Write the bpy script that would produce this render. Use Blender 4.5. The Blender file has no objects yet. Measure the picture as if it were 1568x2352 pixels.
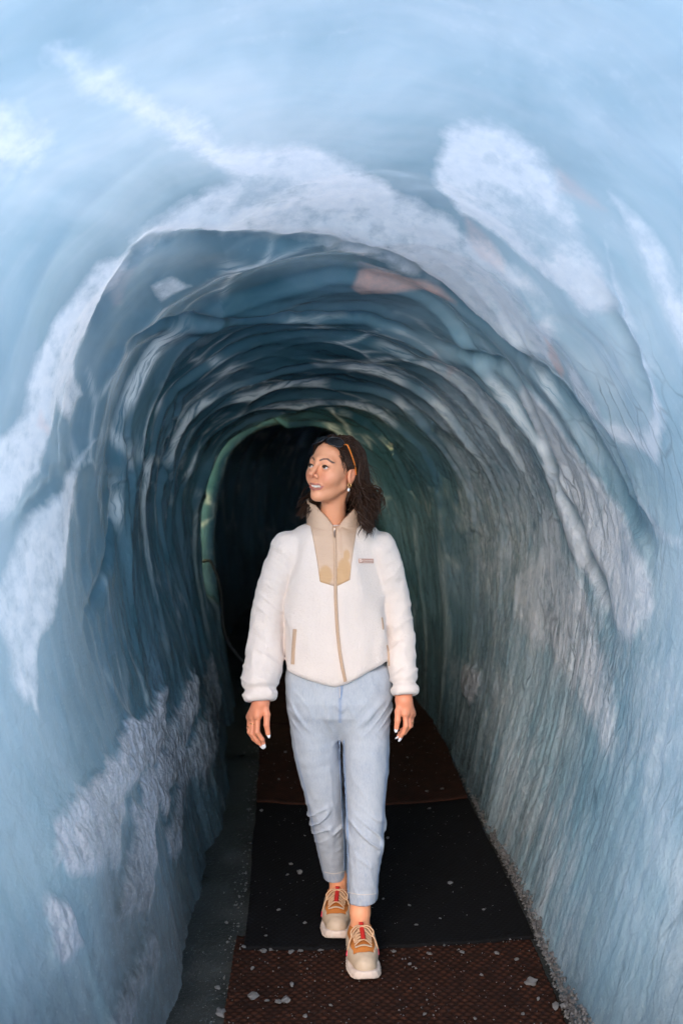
import bpy, bmesh, math, random
import numpy as np
from mathutils import Vector, Matrix
from mathutils.bvhtree import BVHTree
from mathutils.noise import noise as mnoise

# ------------------------------------------------------------------ camera, sky, sun, exposure
scene = bpy.context.scene
COL = scene.collection
CAM_H = 1.76
FPX = 2287.0                      # focal length in pixels of a 1568 x 2352 picture (35 mm on full frame)
PITCH = math.atan((1176 - 970) / FPX)
cam = bpy.data.cameras.new('camera')
cam_o = bpy.data.objects.new('camera', cam)
COL.objects.link(cam_o)
cam.sensor_fit = 'VERTICAL'
cam.sensor_height = 36.0
cam.lens = 36.0 * FPX / 2352
cam.clip_start = 0.05
cam.clip_end = 3000
cam_o.location = (0, 0, CAM_H)
cam_o.rotation_euler = (math.pi / 2 - PITCH, 0, 0)
cam.dof.use_dof = True
cam.dof.focus_distance = 3.3
cam.dof.aperture_fstop = 2.2
scene.camera = cam_o

SUN_EL, SUN_AZ = math.radians(31), math.radians(198)     # low behind the camera, a little to its left
world = bpy.data.worlds.new('World')
scene.world = world
world.use_nodes = True
_nt = world.node_tree
_bg = _nt.nodes['Background']
_sky = _nt.nodes.new('ShaderNodeTexSky')
_sky.sky_type = 'NISHITA'
_sky.sun_disc = False
_sky.sun_elevation = SUN_EL
_sky.sun_rotation = SUN_AZ
_sky.altitude = 500
_sky.air_density = 1.0
_sky.dust_density = 0.8
_sky.ozone_density = 0.5
_nt.links.new(_sky.outputs[0], _bg.inputs[0])
_bg.inputs[1].default_value = 0.15

sun = bpy.data.lights.new('sun', 'SUN')
sun.energy = 0.78
sun.angle = math.radians(28)
sun.color = (1.0, 0.75, 0.56)
sun_o = bpy.data.objects.new('sun', sun)
COL.objects.link(sun_o)
# light travels from the sun: sky azimuth is measured from +Y clockwise
_d = Vector((math.sin(SUN_AZ) * math.cos(SUN_EL), math.cos(SUN_AZ) * math.cos(SUN_EL), math.sin(SUN_EL)))
sun_o.rotation_euler = (-_d).to_track_quat('-Z', 'Y').to_euler()
sun_o.location = _d * 30

scene.view_settings.view_transform = 'Standard'
scene.view_settings.look = 'None'
scene.view_settings.exposure = 1.72
scene.view_settings.gamma = 1.0
scene.cycles.use_denoising = True
scene.cycles.use_adaptive_sampling = True
scene.cycles.adaptive_threshold = 0.025
scene.cycles.max_bounces = 8
scene.cycles.diffuse_bounces = 5
scene.cycles.glossy_bounces = 3
scene.cycles.transmission_bounces = 6
scene.cycles.caustics_reflective = False
scene.cycles.caustics_refractive = False
scene.cycles.sample_clamp_indirect = 6.0

# ------------------------------------------------------------------ helpers
rng = np.random.default_rng(7)
random.seed(7)

def ray(px, py):
    """direction (per metre of depth Y) through a pixel of the 1568-wide picture"""
    a, b = (px - 784) / FPX, -(py - 1176) / FPX
    c, s = math.cos(PITCH), math.sin(PITCH)
    y, z = c + b * s, b * c - s
    return a / y, z / y

def at(px, py, Y):
    a, b = ray(px, py)
    return Vector((a * Y, Y, CAM_H + b * Y))

def on_floor(px, py, z=0.0):
    a, b = ray(px, py)
    Y = (z - CAM_H) / b
    return Vector((a * Y, Y, z))

def tag(o, label=None, cat=None, group=None, kind=None):
    if label: o['label'] = label
    if cat: o['category'] = cat
    if group: o['group'] = group
    if kind: o['kind'] = kind
    return o

def mesh_np(name, V, F, mat=None, parent=None, smooth=True, mats=None):
    """V (n,3), F (m,3|4) arrays -> mesh object"""
    V = np.asarray(V, dtype=np.float32); F = np.asarray(F, dtype=np.int32)
    me = bpy.data.meshes.new(name)
    k = F.shape[1]
    me.vertices.add(len(V)); me.vertices.foreach_set('co', V.ravel())
    me.loops.add(F.size); me.loops.foreach_set('vertex_index', F.ravel())
    me.polygons.add(len(F))
    me.polygons.foreach_set('loop_start', np.arange(0, F.size, k, dtype=np.int32))
    if smooth: me.polygons.foreach_set('use_smooth', np.ones(len(F), dtype=bool))
    me.update(calc_edges=True); me.validate()
    if mat: me.materials.append(mat)
    o = bpy.data.objects.new(name, me)
    COL.objects.link(o)
    if parent: o.parent = parent
    return o

def mesh_py(name, V, F, mat=None, parent=None, smooth=False):
    me = bpy.data.meshes.new(name)
    me.from_pydata([tuple(v) for v in V], [], [tuple(f) for f in F])
    if smooth: me.polygons.foreach_set('use_smooth', [True] * len(me.polygons))
    me.update()
    if mat: me.materials.append(mat)
    o = bpy.data.objects.new(name, me)
    COL.objects.link(o)
    if parent: o.parent = parent
    return o

def empty(name, loc=(0, 0, 0), parent=None):
    o = bpy.data.objects.new(name, None)
    COL.objects.link(o)
    o.location = loc
    o.empty_display_size = 0.1
    if parent: o.parent = parent
    return o

def set_attr(o, name, vals):
    a = o.data.attributes.new(name, 'FLOAT', 'POINT')
    a.data.foreach_set('value', np.asarray(vals, dtype=np.float32).ravel())

def grid_faces(nr, nc, wrap=False):
    i = np.arange(nr - 1)[:, None] * nc
    j = np.arange(nc if wrap else nc - 1)[None, :]
    j2 = (j + 1) % nc
    return np.stack([i + j, i + j2, i + nc + j2, i + nc + j], -1).reshape(-1, 4)

def _h(ix, iy, iz, seed):
    n = (ix.astype(np.int64) * 73856093) ^ (iy.astype(np.int64) * 19349663) ^ (iz.astype(np.int64) * 83492791) ^ (seed * 2654435)
    n = (n ^ (n >> 13)) * 1274126177 & 0x7fffffff
    n = (n ^ (n >> 16)) * 668265263 & 0x7fffffff
    return (n >> 3 & 0xffffff) / float(0xffffff)

def vnoise(x, y, z=None, seed=0):
    """smooth value noise, -1..1"""
    x = np.asarray(x, float); y = np.asarray(y, float)
    z = np.zeros_like(x) if z is None else np.asarray(z, float)
    x, y, z = np.broadcast_arrays(x, y, z)
    ix, iy, iz = np.floor(x), np.floor(y), np.floor(z)
    fx, fy, fz = x - ix, y - iy, z - iz
    u = fx ** 3 * (fx * (fx * 6 - 15) + 10); v = fy ** 3 * (fy * (fy * 6 - 15) + 10); w = fz ** 3 * (fz * (fz * 6 - 15) + 10)
    ix, iy, iz = ix.astype(np.int64), iy.astype(np.int64), iz.astype(np.int64)
    def g(a, b, c): return _h(ix + a, iy + b, iz + c, seed)
    if np.all(fz == 0):
        r = (g(0,0,0) * (1-u) + g(1,0,0) * u) * (1-v) + (g(0,1,0) * (1-u) + g(1,1,0) * u) * v
    else:
        r0 = (g(0,0,0) * (1-u) + g(1,0,0) * u) * (1-v) + (g(0,1,0) * (1-u) + g(1,1,0) * u) * v
        r1 = (g(0,0,1) * (1-u) + g(1,0,1) * u) * (1-v) + (g(0,1,1) * (1-u) + g(1,1,1) * u) * v
        r = r0 * (1-w) + r1 * w
    return r * 2 - 1

def fbm(x, y, z=None, oct=4, seed=0, gain=0.5):
    s, a, t = 0.0, 1.0, 0.0
    for k in range(oct):
        f = 2.03 ** k
        s = s + a * vnoise(x * f + 7.3 * k, y * f - 3.1 * k, None if z is None else z * f + 1.7 * k, seed + k)
        t += a; a *= gain
    return s / t

def worley(x, y, seed=0):
    """2-D cellular noise: nearest and second nearest distance, and an id of the nearest cell"""
    ix, iy = np.floor(x).astype(np.int64), np.floor(y).astype(np.int64)
    f1 = np.full(x.shape, 9.0); f2 = np.full(x.shape, 9.0); cid = np.zeros(x.shape)
    zz = np.zeros_like(ix)
    for a in (-1, 0, 1):
        for b in (-1, 0, 1):
            cx, cy = ix + a, iy + b
            qx = cx + 0.08 + 0.84 * _h(cx, cy, zz, seed); qy = cy + 0.08 + 0.84 * _h(cx, cy, zz + 1, seed)
            d = np.hypot(qx - x, qy - y)
            idv = _h(cx, cy, zz + 2, seed)
            nearer = d < f1
            f2 = np.where(nearer, f1, np.minimum(f2, d))
            cid = np.where(nearer, idv, cid)
            f1 = np.where(nearer, d, f1)
    return f1, f2, cid

def sstep(a, b, x):
    t = np.clip((x - a) / (b - a), 0, 1)
    return t * t * (3 - 2 * t)

# ---- materials
class NT:
    def __init__(self, name):
        self.m = bpy.data.materials.new(name); self.m.use_nodes = True
        self.t = self.m.node_tree; self.b = self.t.nodes['Principled BSDF']; self.out = self.t.nodes['Material Output']
    def n(self, typ, **kw):
        nd = self.t.nodes.new(typ)
        for k, v in kw.items(): setattr(nd, k, v)
        return nd
    def l(self, a, b): self.t.links.new(a, b)
    def set(self, **kw):
        for k, v in kw.items(): self.b.inputs[k.replace('_', ' ')].default_value = v
        return self
    def coord(self, kind='Object'): return self.n('ShaderNodeTexCoord').outputs[kind]
    def mapping(self, src, scale=(1, 1, 1), loc=(0, 0, 0), rot=(0, 0, 0)):
        m = self.n('ShaderNodeMapping'); self.l(src, m.inputs[0])
        m.inputs['Scale'].default_value = scale; m.inputs['Location'].default_value = loc; m.inputs['Rotation'].default_value = rot
        return m.outputs[0]
    def noise(self, src, scale, detail=4, rough=0.5, dist=0.0):
        n = self.n('ShaderNodeTexNoise'); self.l(src, n.inputs['Vector'])
        n.inputs['Scale'].default_value = scale; n.inputs['Detail'].default_value = detail
        n.inputs['Roughness'].default_value = rough; n.inputs['Distortion'].default_value = dist
        return n.outputs['Fac']
    def voronoi(self, src, scale, feature='F1'):
        n = self.n('ShaderNodeTexVoronoi', feature=feature); self.l(src, n.inputs['Vector'])
        n.inputs['Scale'].default_value = scale
        return n.outputs['Distance']
    def attr(self, name): return self.n('ShaderNodeAttribute', attribute_name=name).outputs['Fac']
    def ramp(self, src, *stops):
        r = self.n('ShaderNodeValToRGB'); self.l(src, r.inputs[0])
        e = r.color_ramp.elements
        while len(e) < len(stops): e.new(0.5)
        for el, (p, c) in zip(e, stops):
            el.position = p; el.color = (*c, 1) if len(c) == 3 else c
        return r.outputs[0]
    def mix(self, fac, a, b, blend='MIX'):
        m = self.n('ShaderNodeMix', data_type='RGBA', blend_type=blend)
        for sock, v in ((m.inputs[0], fac), (m.inputs[6], a), (m.inputs[7], b)):
            if isinstance(v, bpy.types.NodeSocket): self.l(v, sock)
            else: sock.default_value = v if not isinstance(v, tuple) or len(v) == 4 else (*v, 1)
        return m.outputs[2]
    def math(self, op, a, b=0.0, clamp=False):
        m = self.n('ShaderNodeMath', operation=op, use_clamp=clamp)
        for sock, v in ((m.inputs[0], a), (m.inputs[1], b)):
            if isinstance(v, bpy.types.NodeSocket): self.l(v, sock)
            else: sock.default_value = v
        return m.outputs[0]
    def rng(self, v, a, b, c=0.0, d=1.0):
        m = self.n('ShaderNodeMapRange'); self.l(v, m.inputs[0])
        for i, x in enumerate((a, b, c, d)): m.inputs[i + 1].default_value = x
        return m.outputs[0]
    def bump(self, h, strength=0.3, dist=0.01, normal=None):
        b = self.n('ShaderNodeBump'); self.l(h, b.inputs['Height'])
        b.inputs['Strength'].default_value = strength; b.inputs['Distance'].default_value = dist
        if normal is not None: self.l(normal, b.inputs['Normal'])
        return b.outputs[0]
    def to(self, sock, **kw):
        """connect an output to a Principled input given by name"""
        for k, v in kw.items(): self.l(v, self.b.inputs[k.replace('_', ' ')])

def plain(name, color, rough=0.6, metal=0.0, var=0.12, scale=40, bump=0.0):
    m = NT(name)
    c = m.coord()
    n = m.noise(c, scale, 3)
    lo = tuple(x * (1 - var) for x in color); hi = tuple(min(1, x * (1 + var)) for x in color)
    m.to(None, Base_Color=m.mix(n, lo, hi)) if False else m.l(m.mix(n, lo, hi), m.b.inputs['Base Color'])
    m.set(Roughness=rough, Metallic=metal)
    if bump: m.l(m.bump(n, bump, 0.004), m.b.inputs['Normal'])
    return m.m
# ------------------------------------------------------------------ the ice tunnel
# stations: depth Y, then (x, z) points from the foot of one wall over the ceiling to the foot of the other
_L = lambda bl, l1, l2, l3, l4, c1, c2, c3, c4, r4, r3, r2, r1, br: [bl, l1, l2, l3, l4, c1, c2, c3, c4, r4, r3, r2, r1, br]
STN = [
 (0.10, _L((-1.25,-.1),(-1.55,.5),(-1.80,1.1),(-1.95,1.6),(-1.85,2.2),(-1.40,2.85),(-.75,3.25),(.05,3.40),(.85,3.25),(1.45,2.85),(1.90,2.2),(2.0,1.6),(1.85,.8),(1.5,-.1))),
 (1.30, _L((-.78,-.1),(-.98,.5),(-1.16,1.05),(-1.27,1.55),(-1.24,2.0),(-1.0,2.48),(-.55,2.80),(.03,2.90),(.6,2.80),(1.02,2.50),(1.28,2.0),(1.38,1.5),(1.22,.75),(.95,-.1))),
 (2.30, _L((-.55,-.1),(-.72,.5),(-.88,1.0),(-.96,1.5),(-.95,1.85),(-.80,2.24),(-.44,2.52),(.0,2.61),(.44,2.52),(.78,2.26),(1.0,1.86),(1.10,1.46),(.98,.75),(.72,-.1))),
 (3.10, _L((-.50,-.1),(-.63,.5),(-.78,1.0),(-.85,1.45),(-.84,1.75),(-.70,2.10),(-.40,2.33),(-.03,2.40),(.32,2.34),(.60,2.13),(.83,1.80),(.95,1.42),(.87,.75),(.65,-.1))),
 (3.90, _L((-.52,-.1),(-.66,.5),(-.79,1.0),(-.84,1.4),(-.81,1.66),(-.67,1.94),(-.40,2.12),(-.06,2.17),(.26,2.12),(.53,1.95),(.75,1.66),(.87,1.3),(.82,.70),(.62,-.1))),
 (4.80, _L((-.58,-.1),(-.70,.5),(-.81,1.0),(-.85,1.32),(-.81,1.56),(-.68,1.78),(-.44,1.94),(-.12,1.99),(.18,1.94),(.42,1.79),(.60,1.54),(.70,1.2),(.70,.65),(.59,-.1))),
 (5.60, _L((-.64,-.1),(-.74,.45),(-.81,.9),(-.82,1.25),(-.78,1.47),(-.67,1.68),(-.46,1.83),(-.18,1.88),(.07,1.83),(.25,1.70),(.38,1.48),(.47,1.15),(.53,.6),(.53,-.1))),
 (6.35, _L((-.70,-.1),(-.79,.45),(-.84,.9),(-.82,1.22),(-.78,1.42),(-.69,1.61),(-.50,1.75),(-.24,1.79),(-.08,1.75),(.05,1.65),(.16,1.44),(.25,1.12),(.35,.6),(.42,-.1))),
 (6.75, _L((-.85,-.1),(-1.0,.45),(-1.12,.9),(-1.15,1.3),(-1.08,1.6),(-.90,1.85),(-.55,1.98),(-.22,2.0),(-.06,1.95),(.07,1.82),(.17,1.55),(.24,1.15),(.33,.6),(.40,-.1))),
 (7.60, _L((-.95,-.1),(-1.05,.45),(-1.12,.9),(-1.13,1.3),(-1.05,1.6),(-.85,1.83),(-.5,1.95),(-.15,1.97),(.02,1.92),(.14,1.80),(.22,1.53),(.26,1.15),(.33,.6),(.38,-.1))),
 (9.00, _L((-.90,-.1),(-.97,.45),(-1.0,.9),(-.98,1.3),(-.88,1.6),(-.66,1.83),(-.3,1.94),(.05,1.96),(.4,1.91),(.65,1.77),(.8,1.5),(.87,1.15),(.88,.6),(.85,-.1))),
 (11.0, _L((-.50,-.1),(-.53,.45),(-.55,.9),(-.5,1.3),(-.38,1.6),(-.15,1.83),(.2,1.94),(.55,1.96),(.9,1.91),(1.15,1.77),(1.3,1.5),(1.4,1.15),(1.42,.6),(1.4,-.1))),
 (13.2, _L((.30,-.1),(.30,.45),(.3,.9),(.38,1.3),(.5,1.6),(.75,1.83),(1.1,1.94),(1.45,1.96),(1.8,1.91),(2.05,1.77),(2.2,1.5),(2.3,1.15),(2.3,.6),(2.3,-.1))),
 (15.0, _L((1.50,-.1),(1.5,.45),(1.5,.9),(1.55,1.3),(1.62,1.6),(1.75,1.83),(2.0,1.94),(2.2,1.96),(2.4,1.91),(2.6,1.77),(2.7,1.5),(2.8,1.15),(2.8,.6),(2.8,-.1))),
]
_sy = np.array([s[0] for s in STN]); _sp = np.array([s[1] for s in STN])          # (ns,), (ns,14,2)

def _hermite(xs, ps, x):
    """monotone-ish cubic through stations (finite difference tangents, limited)"""
    d = np.diff(ps, axis=0) / np.diff(xs)[:, None, None]
    m = np.zeros_like(ps); m[0], m[-1] = d[0], d[-1]
    same = np.sign(d[1:]) * np.sign(d[:-1]) > 0
    w1 = np.diff(xs)[1:, None, None]; w0 = np.diff(xs)[:-1, None, None]
    hm = (w0 + w1) / np.where(same, w1 / np.where(d[1:] == 0, 1, d[1:]) + w0 / np.where(d[:-1] == 0, 1, d[:-1]), 1)
    m[1:-1] = np.where(same, hm, 0)
    i = np.clip(np.searchsorted(xs, x) - 1, 0, len(xs) - 2)
    h = (xs[i + 1] - xs[i]); t = ((x - xs[i]) / h)[:, None, None]; h = h[:, None, None]
    return (2*t**3 - 3*t**2 + 1) * ps[i] + (t**3 - 2*t**2 + t) * h * m[i] + (-2*t**3 + 3*t**2) * ps[i+1] + (t**3 - t**2) * h * m[i+1]

def _catmull(p, n):
    """(r,14,2) -> (r,n,2) along the section"""
    k = p.shape[1]
    q = np.concatenate([2*p[:, :1] - p[:, 1:2], p, 2*p[:, -1:] - p[:, -2:-1]], 1)
    t = np.linspace(0, k - 1 - 1e-6, n); i = t.astype(int); f = (t - i)[None, :, None]
    a, b, c, d = q[:, i], q[:, i+1], q[:, i+2], q[:, i+3]
    return 0.5 * (2*b + (c - a)*f + (2*a - 5*b + 4*c - d)*f*f + (3*b - a - 3*c + d)*f**3)

NC = 620
YS = np.concatenate([np.linspace(0.1, 1.7, 60), np.linspace(1.7, 7.2, 520)[1:], np.linspace(7.2, 15.0, 190)[1:]])
SEC = _catmull(_hermite(_sy, _sp, YS), NC)                  # (nr,nc,2)
NR = len(YS)
T = np.linspace(0, 1, NC)[None, :].repeat(NR, 0)            # 0 = foot of the left-hand wall, .5 ceiling, 1 = foot of the other
YY = YS[:, None].repeat(NC, 1)
BASE = np.dstack([SEC[..., 0], YY, SEC[..., 1]])
_dt = np.gradient(BASE, axis=1); _dy = np.gradient(BASE, YS, axis=0)
NRM = np.cross(_dt, _dy); NRM /= np.linalg.norm(NRM, axis=2, keepdims=True) + 1e-9
if NRM[NR // 2, NC // 2, 2] > 0: NRM = -NRM                 # towards the inside of the tunnel
ARC = (T - 0.5) * 5.4                                       # metres along the section, 0 on the crown

# --- pixel -> (t, Y) on the bare tunnel, so the bands of white ice sit on the wall itself
_pd = BASE[:, ::4].reshape(-1, 3)
def _proj(P):
    c, s = math.cos(PITCH), math.sin(PITCH)
    y = P[..., 1]; z = P[..., 2] - CAM_H
    dep = y * c - z * s; up = y * s + z * c
    return 784 + FPX * P[..., 0] / dep, 1176 - FPX * up / dep
_ok = (YY > 1.2) & (YY < 6.36)
_px, _py = _proj(BASE)
_sel = np.argwhere(_ok[::3, ::3])
_gx, _gy = _px[::3, ::3][_ok[::3, ::3]], _py[::3, ::3][_ok[::3, ::3]]
def on_wall(px, py):
    k = np.argmin((_gx - px) ** 2 + (_gy - py) ** 2)
    i, j = _sel[k] * 3
    return ARC[i, j], YS[i]

def band(poly, soft=0.05, wob=0.05, seed=0):
    """soft mask of a patch whose outline is given in picture points; evaluated in (arc, depth) on the wall"""
    pts = []
    for a, b in zip(poly, poly[1:] + poly[:1]):
        n = max(1, int(math.hypot(b[0]-a[0], b[1]-a[1]) / 60))
        for k in range(n):
            f = k / n
            pts.append(on_wall(a[0] + (b[0]-a[0]) * f, a[1] + (b[1]-a[1]) * f))
    pts = np.array(pts)
    lo, hi = pts.min(0) - 0.35, pts.max(0) + 0.35
    m = (ARC > lo[0]) & (ARC < hi[0]) & (YY > lo[1]) & (YY < hi[1])
    out = np.zeros_like(ARC)
    if not m.any(): return out
    x, y = ARC[m], YY[m]
    x = x + wob * fbm(x * 5, y * 5, oct=6, seed=seed + 11, gain=.6); y = y + wob * fbm(x * 4, y * 7, oct=6, seed=seed + 31, gain=.6)
    inside = np.zeros(x.shape, bool); dist = np.full(x.shape, 9.0)
    q = np.roll(pts, -1, 0)
    for (ax, ay), (bx, by) in zip(pts, q):
        cross = ((ay > y) != (by > y)) & (x < (bx - ax) * (y - ay) / (by - ay + 1e-12) + ax)
        inside ^= cross
        dx, dy = bx - ax, by - ay
        t = np.clip(((x - ax) * dx + (y - ay) * dy) / (dx*dx + dy*dy + 1e-12), 0, 1)
        dist = np.minimum(dist, np.hypot(x - ax - t*dx, y - ay - t*dy))
    sd = np.where(inside, dist, -dist)
    out[m] = sstep(-soft, soft, sd)
    return out

def catmull2(pts, n):
    p = np.array(pts, float); q = np.vstack([2*p[0]-p[1], p, 2*p[-1]-p[-2]])
    t = np.linspace(0, len(p) - 1 - 1e-7, n); i = t.astype(int); f = (t - i)[:, None]
    a, b, c, d = q[i], q[i+1], q[i+2], q[i+3]
    return .5 * (2*b + (c-a)*f + (2*a - 5*b + 4*c - d)*f*f + (3*b - a - 3*c + d)*f**3)
WHITE_P = [
 ([(150,110),(260,150),(400,230),(520,300),(700,310),(800,360),(890,430),(1000,490),(1130,560),(1240,640),(1310,730),(1285,835),(1180,770),(1080,700),(980,640),(860,570),(720,525),(560,512),(430,512),(310,545),(290,520),(420,440),(540,385),(470,350),(390,320),(330,240),(230,170)], .05, .05, 1.0),
 ([(300,545),(270,650),(210,750),(160,830),(178,910),(150,972),(105,930),(78,1000),(85,1080),(30,1160),(-60,1250),(-40,1080),(40,940),(60,800),(130,680),(210,590)], .035, .03, .9),
 ([(190,1000),(155,1080),(150,1180),(140,1290),(110,1420),(80,1500),(100,1640),(60,1640),(0,1470),(-20,1400),(10,1330),(50,1220),(100,1170),(150,1060)], .03, .03, .85),
 ([(1000,360),(1030,290),(1110,275),(1220,330),(1300,440),(1350,560),(1420,700),(1350,740),(1300,640),(1180,560),(1060,480),(1010,410)], .045, .05, 1.0),
 ([(1380,560),(1440,700),(1500,830),(1530,960),(1510,1060),(1420,1010),(1330,920),(1310,830),(1340,820),(1400,930),(1490,980),(1490,860),(1420,720)], .04, .03, .9),
 ([(1190,860),(1245,900),(1310,1000),(1370,1090),(1430,1200),(1490,1330),(1505,1420),(1450,1480),(1400,1440),(1340,1330),(1285,1160),(1250,1030),(1210,930)], .03, .02, .95),
 ([(1235,1160),(1285,1180),(1300,1260),(1360,1400),(1430,1600),(1390,1760),(1290,1560),(1190,1420),(1180,1320),(1240,1260)], .06, .07, .75),
 ([(1400,440),(1480,530),(1550,640),(1620,760),(1620,900),(1530,700),(1450,560)], .04, .03, .9),
 ([(-80,200),(0,240),(70,280),(120,330),(60,390),(-80,440)], .05, .05, .8),
 ([(1010,810),(1060,830),(1140,900),(1200,985),(1180,1020),(1100,940),(1030,870)], .03, .02, .6),
 ([(1300,1250),(1568,1500),(1620,1900),(1568,2200),(1480,1900),(1400,1700)], .15, .1, .35),
 ([(-80,60),(200,-60),(1640,-60),(1640,330),(1440,380),(1260,260),(1000,180),(600,120),(240,80)], .25, .15, .20),
 ([(1000,830),(1150,890),(1230,1000),(1280,1180),(1250,1400),(1150,1500),(1080,1300),(1040,1100),(990,940)], .2, .1, .5),
 ([(1000,1500),(1150,1500),(1300,1750),(1400,2100),(1330,2250),(1200,2000),(1080,1750)], .2, .12, .4),
 # thin bright veins
 ([(1440,1100),(1500,1200),(1568,1230),(1568,1260),(1490,1230)], .02, .02, .7),
 ([(1330,720),(1400,760),(1470,770),(1460,800),(1340,790)], .02, .02, .3),
 ([(330,640),(380,615),(410,625),(350,665)], .015, .02, .6),
]
CRUST_P = [     # rough frosty crust low on the wall
 ([(335,1610),(375,1600),(370,1700),(330,1800),(290,1800),(240,1830),(225,1760),(260,1690)], .03, .06, 1.0),
 ([(225,1790),(280,1800),(275,1900),(240,1990),(205,2000),(130,1990),(120,1920),(160,1860)], .03, .06, .9),
 ([(420,1540),(440,1640),(420,1760),(370,1850),(330,1990),(300,2100),(270,2100),(290,1950),(330,1830),(380,1700)], .03, .08, .9),
 ([(108,2060),(150,2080),(165,2160),(150,2215),(118,2190)], .02, .03, .8),
 ([(330,2150),(345,2190),(290,2352),(260,2400),(235,2352),(300,2200)], .03, .05, .7),
 ([(480,1500),(500,1620),(470,1760),(420,1900),(390,2000),(380,1930),(430,1750),(450,1600)], .03, .08, .7),
 ([(1080,1520),(1105,1550),(1105,1600),(1085,1620),(1075,1580)], .012, .01, .9),
]
SALMON_P = [  # warm reddish reflections on the ice, painted into its colour
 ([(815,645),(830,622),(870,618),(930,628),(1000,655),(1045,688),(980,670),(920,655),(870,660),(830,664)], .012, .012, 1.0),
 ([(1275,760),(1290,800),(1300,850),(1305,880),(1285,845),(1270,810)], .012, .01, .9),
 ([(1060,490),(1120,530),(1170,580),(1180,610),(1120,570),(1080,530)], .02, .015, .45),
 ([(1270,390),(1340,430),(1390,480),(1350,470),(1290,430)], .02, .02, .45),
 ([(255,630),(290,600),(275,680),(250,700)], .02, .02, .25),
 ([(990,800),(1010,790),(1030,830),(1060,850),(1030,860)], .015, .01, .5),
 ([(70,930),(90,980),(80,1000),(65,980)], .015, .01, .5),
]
HOLE_P = [
 ([(1120,415),(1230,430),(1325,560),(1270,600),(1180,510)], .06, .06, .55),
 ([(1330,700),(1450,780),(1495,900),(1475,1000),(1400,960),(1330,850)], .05, .05, .9),
 ([(1110,590),(1200,630),(1290,690),(1260,720),(1160,640)], .03, .03, .6),
 ([(560,380),(700,400),(640,440),(520,450)], .05, .08, .4),
]
def _collect(L, seed):
    m = np.zeros_like(ARC)
    for k, (poly, soft, wob, amt) in enumerate(L):
        m = np.maximum(m, amt * band(poly, soft, wob, seed + 5 * k))
    return m
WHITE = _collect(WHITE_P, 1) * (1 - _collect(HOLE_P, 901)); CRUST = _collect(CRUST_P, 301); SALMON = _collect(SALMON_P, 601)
# beyond the bands in view the ice goes on with its own veins
_veil = sstep(0.12, 0.5, fbm(ARC * 0.9 + 3, YY * 1.3, oct=5, seed=77))
WHITE = np.maximum(WHITE, np.where((YY < 1.9) | (YY > 7), 0.2 * _veil, 0.16 * _veil))
WHITE = np.maximum(WHITE, .85 * np.exp(-(((YY - 6.34) / .10) ** 2)) * (1 - sstep(-.3, .5, ARC)) * sstep(-2.3, -1.9, ARC))  # lip by the niche whitened to carry the lamp's pale glow
WHITE = np.clip(WHITE * (0.86 + 0.3 * fbm(ARC * 16, YY * 16, oct=3, seed=41)), 0, 1)

# --- relief
leftw = 1 - sstep(-.2, .2, ARC)
side = np.abs(ARC)
wallness = sstep(1.0, 1.9, side)                           # 0 on the crown, 1 low on the walls
wx = ARC + 0.16 * fbm(ARC * 1.6, YY * 2.2, oct=3, seed=5); wy = YY + 0.10 * fbm(ARC * 1.2, YY * 2.6, oct=3, seed=9)
f1, f2, cid = worley(wx / 1.05, wy / 0.36 + 0.25 * np.sin(ARC * 1.3), seed=3)
scal = np.clip(f1, 0, 1) ** 2
g1, g2, gid = worley(wx / 0.42 + 9, wy / 0.155, seed=8)
scal2 = np.clip(g1, 0, 1) ** 2
near = 1 - sstep(2.2, 3.3, YY)                              # the mouth is smooth and rounded
disp = (0.080 * (1 - 0.40 * wallness - .38 * wallness * (1 - leftw)) * (1 - 0.55 * near)) * scal + 0.016 * (1 - 0.75 * wallness) * (1 - near * 0.8) * scal2
ph = YY / 0.40 + 0.55 * fbm(ARC * .7 + 4, YY * .9, oct=3, seed=26) + .16 * np.cos(ARC * 1.1 + .4) + .10 * fbm(ARC * 3, YY * 2, oct=3, seed=28)
fr = ph - np.floor(ph); ringd = np.minimum(fr, 1 - fr)                  # 0 on a crest
ramp_in = sstep(3.0, 3.6, YY) * (1 - sstep(6.5, 7.2, YY))
disp += (.036 - wallness * (.028 - .008 * leftw)) * ramp_in * np.where(fr < .14, sstep(0, .14, fr), 1 - (fr - .14) / .86) * (.55 + .45 * sstep(-.4, .4, fbm(ARC * 1.3, YY * 2, oct=2, seed=29)))
disp += 0.05 * fbm(ARC * 0.8, YY * 1.1, oct=3, seed=20)
# vertical flutes and drip lines on the walls
flute = fbm(YY * 9 + 0.5 * fbm(ARC * 2, YY * 3, oct=2, seed=55), ARC * 1.1, oct=4, seed=60, gain=.6)
leftw = 1 - sstep(-.2, .2, ARC)
disp += wallness * (0.005 + 0.006 * leftw) * flute
fine = fbm(YY * 38, ARC * 3.2, oct=3, seed=62)
disp += wallness * (0.0022 + .003 * leftw) * fine * (1 - 0.6 * near)
# cracked plates low on the right-hand wall
right = sstep(0.7, 1.4, ARC)
c1, c2, _ = worley((ARC + 0.10 * fbm(ARC * 5, YY * 9, oct=3, seed=70)) / 0.30, (YY + 0.04 * fbm(ARC * 6, YY * 6, oct=3, seed=71)) / 0.075, seed=15)
crack = np.exp(-((c2 - c1) / 0.09) ** 2)
crackmask = right * sstep(-0.15, 0.5, fbm(ARC * 1.5, YY * 1.8, oct=3, seed=73) + 0.25)
disp -= 0.006 * crack * crackmask
CRACK = crack * crackmask
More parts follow.
